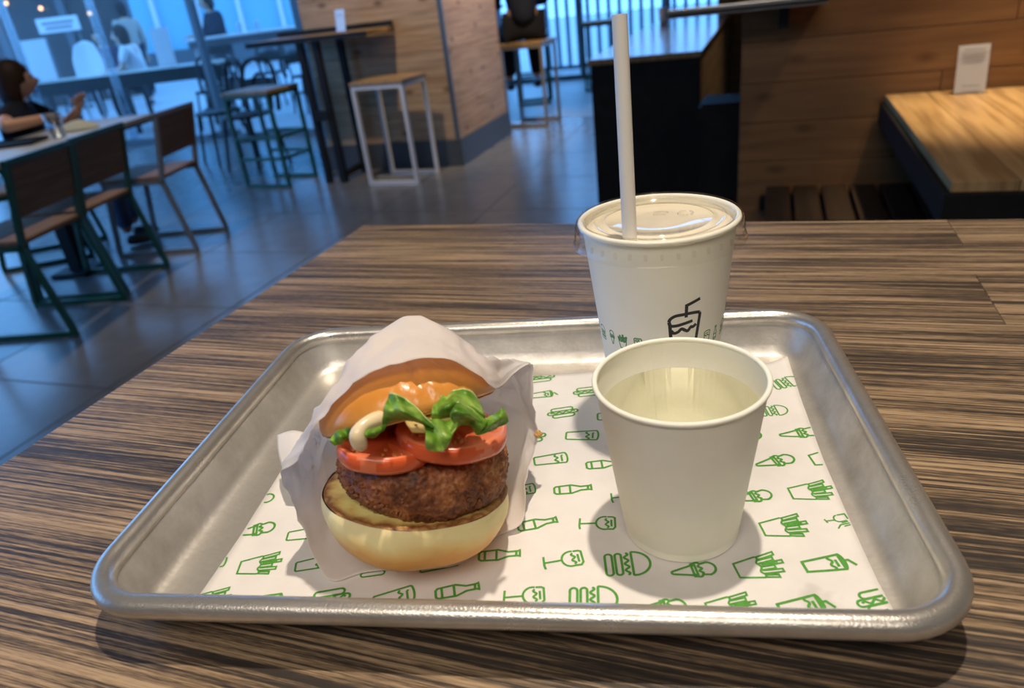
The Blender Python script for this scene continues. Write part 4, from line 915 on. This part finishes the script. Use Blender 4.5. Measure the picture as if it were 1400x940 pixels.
obj('base', boxm((0, 0, .004), (.26, .17, .006), .002), M['black_metal'], tr)
bm = bmesh.new()
for a, b_ in (((-.13, -.085, .01), (.13, -.085, .01)), ((-.13, .085, .01), (.13, .085, .01)), ((-.13, -.085, .01), (-.13, .085, .01)), ((.13, -.085, .01), (.13, .085, .01))): bar(bm, a, b_, .008, .016)
obj('raised_edge', bm, M['black_metal'], tr)

# ================================================================== PEOPLE
def skin_mesh(chains, root=0, lv=2):
    """chains: list of polylines [(pos, radius)...] sharing joints by equal position; returns a smooth baked mesh"""
    me = bpy.data.meshes.new('tmp'); idx = {}; vs = []; rs = []; es = []
    for ch in chains:
        prev = None
        for p, r in ch:
            key = tuple(round(c, 5) for c in p)
            if key not in idx: idx[key] = len(vs); vs.append(p); rs.append(r)
            i = idx[key]
            if prev is not None and prev != i: es.append((prev, i))
            prev = i
    me.from_pydata(vs, es, []); o = bpy.data.objects.new('tmp', me); COL.objects.link(o)
    m = o.modifiers.new('skin', 'SKIN'); m.use_smooth_shade = True
    for i, sv in enumerate(me.skin_vertices[0].data):
        sv.radius = (rs[i], rs[i]) if not isinstance(rs[i], tuple) else rs[i]; sv.use_root = False
    # one root per island
    seen = set(); adj = {i: [] for i in range(len(vs))}
    for a, b_ in es: adj[a].append(b_); adj[b_].append(a)
    for i in range(len(vs)):
        if i in seen: continue
        me.skin_vertices[0].data[i].use_root = True; st_ = [i]
        while st_:
            k = st_.pop()
            if k in seen: continue
            seen.add(k); st_ += adj[k]
    s2 = o.modifiers.new('sub', 'SUBSURF'); s2.levels = lv; s2.render_levels = lv
    dg = bpy.context.evaluated_depsgraph_get(); out = bpy.data.meshes.new_from_object(o.evaluated_get(dg))
    bpy.data.objects.remove(o); bpy.data.meshes.remove(me); return out
def head_bm(c, yaw=0, s=1.0, tilt=0):
    bm = bmesh.new(); bmesh.ops.create_uvsphere(bm, u_segments=28, v_segments=20, radius=1)
    for v in bm.verts:
        x, y, z = v.co
        wx = .075*(1-.18*max(0, -z)); dep = .098
        p = Vector((x*wx, y*dep, z*.118))
        if y > 0 and z < -.1: p.y += .012*y*(1-abs(x)); p.x *= 1-.10*(-z)
        if y > .6:                                              # nose, brow, eye hollows, mouth
            p.y += .024*math.exp(-((x/.16)**2+((z+.16)/.20)**2)) - .008*math.exp(-(((abs(x)-.38)/.16)**2+((z-.06)/.12)**2)) + .006*math.exp(-((x/.3)**2+((z+.50)/.07)**2)) + .004*math.exp(-((z-.22)/.1)**2)
        v.co = p
    for sx in (-1, 1):                                          # ears
        bmesh.ops.create_uvsphere(bm, u_segments=10, v_segments=8, radius=1, matrix=Matrix.Translation((sx*.076, -.008, -.01)) @ Matrix.Diagonal((.010, .018, .030, 1)))
    bmesh.ops.transform(bm, matrix=Matrix.Translation(c) @ Matrix.Rotation(yaw, 4, 'Z') @ Matrix.Rotation(tilt, 4, 'X') @ Matrix.Scale(s, 4), verts=bm.verts); return bm
def hair_bm(c, yaw, length, s=1.0, tilt=0):
    bm = bmesh.new(); bmesh.ops.create_uvsphere(bm, u_segments=28, v_segments=20, radius=1)
    for v in bm.verts:
        x, y, z = v.co; p = Vector((x*.086, y*.108-.010, z*.126+.008))
        if y > .15:                                             # hairline on the forehead and temples
            lim = .045 if abs(x) < .75 else -.03
            if p.z < lim: p.y = min(p.y, .02-.03*(lim-p.z)/.1); p.x *= .94
        if z < 0 and y < .35: p.z -= length*(-z)**.7; p.x *= 1+.12*(-z); p.y -= .012*(-z)
        p += .004*Vector((math.sin(60*x), math.cos(50*x), 0))*noise.noise(v.co*9)
        v.co = p
    bmesh.ops.transform(bm, matrix=Matrix.Translation(c) @ Matrix.Rotation(yaw, 4, 'Z') @ Matrix.Rotation(tilt, 4, 'X') @ Matrix.Scale(s, 4), verts=bm.verts); return bm
def join_meshes(name, me, bm2):
    bm = bmesh.new(); bm.from_mesh(me); t = bpy.data.meshes.new('t'); bm2.to_mesh(t); bm2.free(); bm.from_mesh(t); bpy.data.meshes.remove(t); bpy.data.meshes.remove(me); return bm
def hand_chains(wrist, tip, up=(0, 0, 1)):
    w, t = Vector(wrist), Vector(tip); d = (t-w).normalized(); u = Vector(up); sd_ = d.cross(u).normalized(); u = sd_.cross(d); L_ = (t-w).length
    palm = w+d*L_*.48; ch = [[(w, .026), (w+d*L_*.25, .030), (palm, .027)]]
    for k, (o_, l) in enumerate(((-.026, .42), (-.009, .52), (.009, .50), (.026, .38))):
        b_ = palm-d*.01+sd_*o_; ch.append([(b_, .010), (b_+d*L_*l*.5-u*.006, .009), (b_+d*L_*l*.85-u*.020, .008)])
    for s in (1,):
        b_ = w+d*L_*.2+sd_*.02*s; ch.append([(b_, .011), (b_+d*L_*.18+sd_*.026*s, .010), (b_+d*L_*.38+sd_*.034*s-u*.008, .008)])
    return ch
def person(label, loc, rz, pose, top, bottom, skin, hair, head_yaw=0, hair_len=.10, arms=None, group=None, lean=.0, head_tilt=0, shoe='shoe_dark', long_sleeve=False):
    p = thing('person', label, 'person', loc, rz, group)
    V_ = Vector
    if pose == 'sit':
        pel = V_((0, 0, .56)); ch_ = V_((0, .03+lean, .92)); nk = V_((0, .05+lean*1.2, 1.06)); hd = V_((0, .075+lean*1.3, 1.19))
        kn = [V_((s*.12, .43, .53)) for s in (-1, 1)]; an = [V_((s*.12, .42, .09)) for s in (-1, 1)]; hp = [V_((s*.09, .05, .56)) for s in (-1, 1)]
    elif pose == 'perch':
        pel = V_((0, 0, .86)); ch_ = V_((0, .05+lean, 1.22)); nk = V_((0, .08+lean, 1.36)); hd = V_((0, .10+lean, 1.49))
        kn = [V_((s*.12, .40, .80)) for s in (-1, 1)]; an = [V_((s*.12, .30, .36)) for s in (-1, 1)]; hp = [V_((s*.09, .05, .86)) for s in (-1, 1)]
    else:
        pel = V_((0, 0, .92)); ch_ = V_((0, .01, 1.28)); nk = V_((0, .02, 1.44)); hd = V_((0, .04, 1.58))
        kn = [V_((s*.10, .02+.10*s, .50)) for s in (-1, 1)]; an = [V_((s*.10, -.03+.16*s, .09)) for s in (-1, 1)]; hp = [V_((s*.09, 0, .90)) for s in (-1, 1)]
    sh = [ch_+V_((s*.17, 0, .08)) for s in (-1, 1)]
    arms = arms or [None, None]; ar = []
    for i, s in enumerate((-1, 1)):
        if arms[i]: e, w_, t_ = (V_(q) for q in arms[i])
        elif pose == 'stand': e, w_, t_ = sh[i]+V_((s*.05, -.02, -.29)), sh[i]+V_((s*.05, .06, -.53)), sh[i]+V_((s*.05, .09, -.70))
        else: e, w_, t_ = sh[i]+V_((s*.04, .10, -.24)), sh[i]+V_((-s*.02, .34, -.26)), sh[i]+V_((-s*.03, .50, -.27))
        ar.append((e, w_, t_))
    mid = pel.lerp(ch_, .5)
    ch = [[(pel, .115), (mid, .105), (ch_, .12), (nk, .050), (hd-V_((0, .02, .02)), .048)]]
    for i in (0, 1):
        ch.append([(ch_, .12), (sh[i], .062), (ar[i][0], .042), (ar[i][1], .027)])
        ch.append([(pel, .115), (hp[i], .085), (kn[i], .058), (an[i], .038)])
    me = skin_mesh(ch); bm = join_meshes('b', me, head_bm(hd, head_yaw, 1.0, head_tilt))
    for i in (0, 1):
        hm = skin_mesh(hand_chains(ar[i][1], ar[i][2]), lv=1); bm.from_mesh(hm); bpy.data.meshes.remove(hm)
    body = obj('body', bm, M[skin], p, True)
    # face details
    R_ = Matrix.Translation(hd) @ Matrix.Rotation(head_yaw, 4, 'Z') @ Matrix.Rotation(head_tilt, 4, 'X')
    for s in (-1, 1):
        e = bmesh.new(); bmesh.ops.create_uvsphere(e, u_segments=10, v_segments=8, radius=.0105, matrix=R_ @ Matrix.Translation((s*.029, .084, .006))); obj('eye', e, M['eye'], body, True)
    e = bmesh.new(); bmesh.ops.create_uvsphere(e, u_segments=12, v_segments=8, radius=1, matrix=R_ @ Matrix.Translation((0, .094, -.055)) @ Matrix.Diagonal((.024, .008, .007, 1))); obj('mouth', e, M['lip'], body, True)
    obj('hair', hair_bm(hd, head_yaw, hair_len, 1.0, head_tilt), M[hair], p, True)
    ct = [[(pel-V_((0, 0, .02)), .132), (mid, .122), (ch_, .136), (nk-V_((0, 0, .045)), .074)]]
    for i in (0, 1):
        el = ar[i][0] if long_sleeve else sh[i].lerp(ar[i][0], .72)
        c_ = [(ch_, .136), (sh[i], .076), (el, .058)]
        if long_sleeve: c_.append((ar[i][0].lerp(ar[i][1], .85), .040))
        ct.append(c_)
    obj('shirt', skin_mesh(ct), M[top], p, True)
    cb = []
    for i in (0, 1): cb.append([(pel, .128), (hp[i], .098), (kn[i], .070), (an[i]+V_((0, 0, .03)), .054)])
    obj('trousers', skin_mesh(cb), M[bottom], p, True)
    for i in (0, 1):
        f = skin_mesh([[(an[i]+V_((0, -.03, -.045)), .042), (an[i]+V_((0, .06, -.050)), .040), (an[i]+V_((0, .15, -.056)), .032)]], lv=1); obj('shoe', f, M[shoe], p, True)
    return p
M['skin'] = plain('skin', (.50, .29, .20), .45); M['skin_pale'] = plain('skin_pale', (.58, .38, .29), .45); M['lip'] = plain('lip', (.40, .14, .11), .4); M['eye'] = plain('eye', (.05, .035, .03), .2)
M['hair_dark'] = plain('hair_dark', (.014, .008, .006), .55, 0, .15, bump=.4, bscale=120); M['hair_brown'] = plain('hair_brown', (.030, .014, .009), .55, 0, .2, bump=.4, bscale=120)
M['tee_black'] = plain('black_tee', (.014, .014, .016), .85, 0, .08); M['denim'] = plain('denim', (.06, .10, .20), .85); M['coat_dark'] = plain('dark_coat', (.02, .024, .04), .85, 0, .08); M['white_shirt'] = plain('white_shirt', (.70, .70, .72), .8)
M['purple'] = plain('purple_jacket', (.06, .045, .085), .85, 0, .1); M['beige'] = plain('beige_shirt', (.34, .31, .27), .85); M['trouser_dark'] = plain('dark_trousers', (.02, .02, .026), .85, 0, .08); M['shoe_dark'] = plain('shoe_dark', (.03, .022, .022), .5)
person('woman in black tee with dark hair seated at the left table looking right', (-4.04, 2.90, 0), math.radians(-55), 'sit', 'tee_black', 'denim', 'skin', 'hair_brown', head_yaw=math.radians(17), hair_len=.10,
       arms=[((-.12, .24, .86), (.04, .38, .97), (.10, .43, 1.09)), ((.44, .06, .95), (.27, .25, .955), (.10, .25, .935))], lean=-.0).scale = (.94, .94, .87)
person('person in dark coat perched on the pale stool right of the column', (-2.02, 6.5, 0), math.radians(25), 'perch', 'coat_dark', 'trouser_dark', 'skin', 'hair_dark', hair_len=.05, long_sleeve=True).scale = (1.12, 1.12, 1.0)
person('person in white shirt seated at the long patio table', (-8.25, 8.30, 0), math.radians(115), 'sit', 'white_shirt', 'trouser_dark', 'skin_pale', 'hair_brown', hair_len=.08, lean=.05)
person('person in dark purple jacket seated behind the left menu placard', (-9.25, 8.75, 0), math.radians(-160), 'sit', 'purple', 'trouser_dark', 'skin', 'hair_dark', hair_len=.06, long_sleeve=True)
person('person in beige top standing far off behind the patio table', (-10.33, 10.42, 0), math.radians(70), 'stand', 'beige', 'coat_dark', 'skin', 'hair_dark', hair_len=.05, long_sleeve=True)
person('person in dark jacket sitting at the far pale bar table', (-8.0, 9.85, 0), math.radians(150), 'perch', 'coat_dark', 'trouser_dark', 'skin', 'hair_dark', hair_len=.04, long_sleeve=True)

# ================================================================== PATIO BEYOND THE GLASS
pt = thing('patio_table', 'long pale patio table with black edge outside the left windows', 'table', (-7.62, 7.70, 0), math.radians(19.6))
obj('top', boxm((-.2, 0, .735), (2.5, .7, .028), .004), M['pale_top'], pt); obj('edge_band', boxm((-.2, -.352, .665), (2.5, .012, .16)), M['black'], pt)
for x in (-1.2, -.2, .85):
    for y in (-.25, .25): obj('leg', barm((x, y, 0), (x, y, .72), .05), M['black_metal'], pt)
def placard(label, loc, rz, w, h):
    s = thing('menu_placard', label, 'sign', loc, rz); obj('board', boxm((0, 0, h/2+.01), (w, .012, h), .002, Matrix.Rotation(math.radians(-6), 4, 'X')), M['card'], s); obj('base', boxm((0, .01, .006), (w*.9, .1, .012), .002), M['acrylic'], s)
placard('blank white menu placard on left end of the long patio table', (-8.83, 7.24, .749), math.radians(35), .29, .50)
placard('blank white menu placard on right end of the long patio table', (-7.36, 7.85, .749), math.radians(30), .22, .46)
def shell_chair(label, loc, rz, mat, group=None):
    c = thing('patio_chair', label, 'chair', loc, rz, group)
    g = sheet([[(-.20, .20, .45), (0, .22, .44), (.20, .20, .45)], [(-.22, -.05, .45), (0, -.05, .43), (.22, -.05, .45)], [(-.22, -.20, .52), (0, -.24, .50), (.22, -.20, .52)], [(-.21, -.24, .72), (0, -.29, .72), (.21, -.24, .72)], [(-.14, -.26, .86), (0, -.30, .90), (.14, -.26, .86)]], 12, 18)
    o = obj('shell', grid_bm(g), M[mat], c, True); solid(o, .012)
    for sx in (-1, 1):
        for sy in (-1, 1): obj('leg', barm((sx*.17, sy*.15, .44), (sx*.22, sy*.21, 0), .022), M['white_metal'], c)
    return c
def bistro(label, loc, rz, group=None):
    c = thing('bistro_chair', label, 'chair', loc, rz, group)
    arch = [(-.19, -.20, .45), (-.20, -.23, .70), (-.15, -.25, .84), (0, -.26, .88), (.15, -.25, .84), (.20, -.23, .70), (.19, -.20, .45)]
    obj('back_frame', tubem(cr(arch, 20), .020, 6), M['black_metal'], c)
    obj('back_panel', grid_bm(sheet([[(-.175, -.215, .60), (0, -.235, .60), (.175, -.215, .60)], [(-.17, -.235, .72), (0, -.25, .73), (.17, -.235, .72)]], 8, 4)), M['black_metal'], c)
    arch2 = [(-.10, -.21, .46), (-.11, -.235, .66), (0, -.245, .76), (.11, -.235, .66), (.10, -.21, .46)]
    obj('back_loop', tubem(cr(arch2, 16), .014, 6), M['black_metal'], c)
    bm = bmesh.new(); lathe(bm, [(0, .44), (.20, .44), (.21, .45), (.20, .465), (0, .465)], 24); obj('seat', bm, M['black_metal'], c)
    for sx in (-1, 1):
        for sy in (-1, 1): obj('leg', barm((sx*.14, sy*.14, .44), (sx*.19, sy*.19, 0), .020), M['black_metal'], c)
    bm = bmesh.new(); tube(bm, [(.15*math.cos(2*PI*k/20), .15*math.sin(2*PI*k/20), .25) for k in range(20)], .008, 6, True); obj('foot_ring', bm, M['black_metal'], c)
    return c
shell_chair('white shell chair behind the long patio table left of white shirt', (-9.0, 8.0, 0), math.radians(-160), 'card').scale = (1, 1, 1.3)
b0 = bistro('black bistro chair with arched back just behind the green stool', (-4.18, 5.12, 0), math.radians(170))
for i, (x, y, r, l) in enumerate(((-4.75, 5.45, 150, 'black bistro chair by the dark window post'), (-6.35, 7.35, 60, 'black bistro chair at the right end of the long patio table'), (-6.8, 9.2, 200, 'black bistro chair far outside behind the table row'), (-9.6, 7.5, 120, 'black bistro chair left of the long patio table'),
                                  (-5.6, 8.3, 240, 'black bistro chair outside near the far pale bar table'), (-9.9, 8.6, 170, 'black bistro chair outside behind the person in purple jacket'), (-7.35, 8.75, 200, 'black bistro chair behind the patio table right of the white shirt'))):
    dup(b0, (x, y, 0), math.radians(r), l)
ft = thing('far_bar_table', 'pale blue looking high table far outside the glass', 'table', (-7.2, 9.45, 0), math.radians(35))
obj('top', boxm((0, 0, 1.0), (1.7, .6, .03), .004), M['card'], ft); obj('skirt', boxm((0, -.28, .94), (1.66, .02, .09)), M['mullion'], ft)
for x in (-.75, .75):
    for y in (-.22, .22): obj('leg', barm((x, y, 0), (x, y, .985), .05), M['white_metal'], ft)
shell_chair('white shell chair at the far bar table outside', (-6.75, 10.35, 0), math.radians(170), 'card')
# waste of glasses on the far table
for i, (x, y) in enumerate(((-7.25, 9.35), (-7.05, 9.5))):
    g = thing('drink_glass', ['left clear glass on the far pale high table', 'right clear glass on the far pale high table'][i], 'glass', (x, y, 1.016), 0, 'glasses on the far high table')
    obj('glass_wall', lathem([(0, 0), (.035, 0), (.042, .15), (.039, .15), (.033, .006), (0, .006)], 20), M['frost_cup'], g, True)

# far buildings: shopfront with warm lamps, pale glass building
sf = thing('shopfront', 'dim brown shopfront across the patio with warm lamps', 'building', (-13.6, 11.4, 0), math.radians(40))
obj('wall', boxm((0, .3, 1.9), (3.6, .4, 3.8)), M['shop_dark'], sf)
for k in range(4): obj('pillar', boxm((-1.7+1.15*k, .02, 1.9), (.14, .16, 3.8)), M['mullion'], sf)
for k in range(3): obj('pane', boxm((-1.13+1.15*k, .06, 1.35), (.98, .02, 2.4)), M['glass'], sf)
obj('canopy', boxm((0, -.3, 2.65), (3.6, .8, .12)), M['mullion'], sf)
M['lamp'] = None
def emit(name, col, st_):
    m = bpy.data.materials.new(name); m.use_nodes = True; b = m.node_tree.nodes['Principled BSDF']; b.inputs['Base Color'].default_value = (*col, 1); b.inputs['Emission Color'].default_value = (*col, 1); b.inputs['Emission Strength'].default_value = st_; return m
M['lamp'] = emit('warm_lamp', (1, .50, .20), 3.5)
lm0 = None
for i, (x, y, z) in enumerate(((-.9, -.25, 1.72), (-.25, -.2, 1.95), (.3, -.25, 1.80), (.75, -.2, 2.0), (-.6, -.3, 1.52), (1.1, -.25, 1.62))):
    q = Matrix.Translation((-13.6, 11.4, 0)) @ Matrix.Rotation(math.radians(40), 4, 'Z') @ Vector((x, y, z))
    l = thing('pendant_lamp', ['leftmost warm pendant lamp of the dim shopfront row', 'third warm pendant lamp from left before the shopfront', 'warm pendant lamp at the middle of the shopfront row', 'second warm pendant lamp from right before the shopfront', 'second warm pendant lamp from left before the shopfront', 'rightmost warm pendant lamp of the dim shopfront row'][i], 'lamp', q, 0, 'warm lamps at the shopfront')
    bm = bmesh.new(); bmesh.ops.create_uvsphere(bm, u_segments=12, v_segments=8, radius=.035); obj('bulb', bm, M['lamp'], l, True)
    obj('cord', barm((0, 0, .03), (0, 0, 2.59-z), .008), M['black_metal'], l)
sn = thing('shop_sign', 'white sign board hung below the brown shopfront canopy', 'sign', (-11.75, 10.35, 1.30), math.radians(40))
obj('board', boxm((0, 0, .16), (.66, .05, .24), .01), M['card'], sn)
for x in (-.27, .27): obj('post', barm((x, 0.03, -1.30), (x, .03, 0.0), .04), M['mullion'], sn)
for zz, w_ in ((.195, .5), (.115, .42)): obj('print_line', boxm((0, -.028, zz), (w_, .006, .05)), M['ink_gray'], sn)
gb = thing('glass_building', 'pale blue glass fronted building across the patio', 'building', (-13.2, 19.2, 0), math.radians(32))
obj('wall', boxm((0, .5, 3.5), (12, .8, 7)), M['pale_wall'], gb)
for k in range(11): obj('fin', boxm((-5.6+1.12*k, 0, 3.5), (.12, .25, 7)), M['card'], gb)
for k in range(10): obj('pane', boxm((-5.04+1.12*k, .07, 3.3), (.98, .03, 5.6)), M['teal_glass'], gb)
obj('floor_band', boxm((0, -.02, .35), (12, .3, .5)), M['mullion'], gb)
fn = thing('slat_screen', 'pale vertical slat screen outside the back windows', 'screen', (-1.2, 10.6, 0), 0)
for k in range(26): obj('slat', barm((-1.9+.15*k, 0, .05), (-1.9+.15*k, 0, 1.5), .05, .03), M['slat_blue'], fn)
obj('rail', barm((-2, 0, .04), (2, 0, .04), .05), M['mullion'], fn); obj('rail', barm((-2, 0, 1.51), (2, 0, 1.51), .05), M['mullion'], fn)
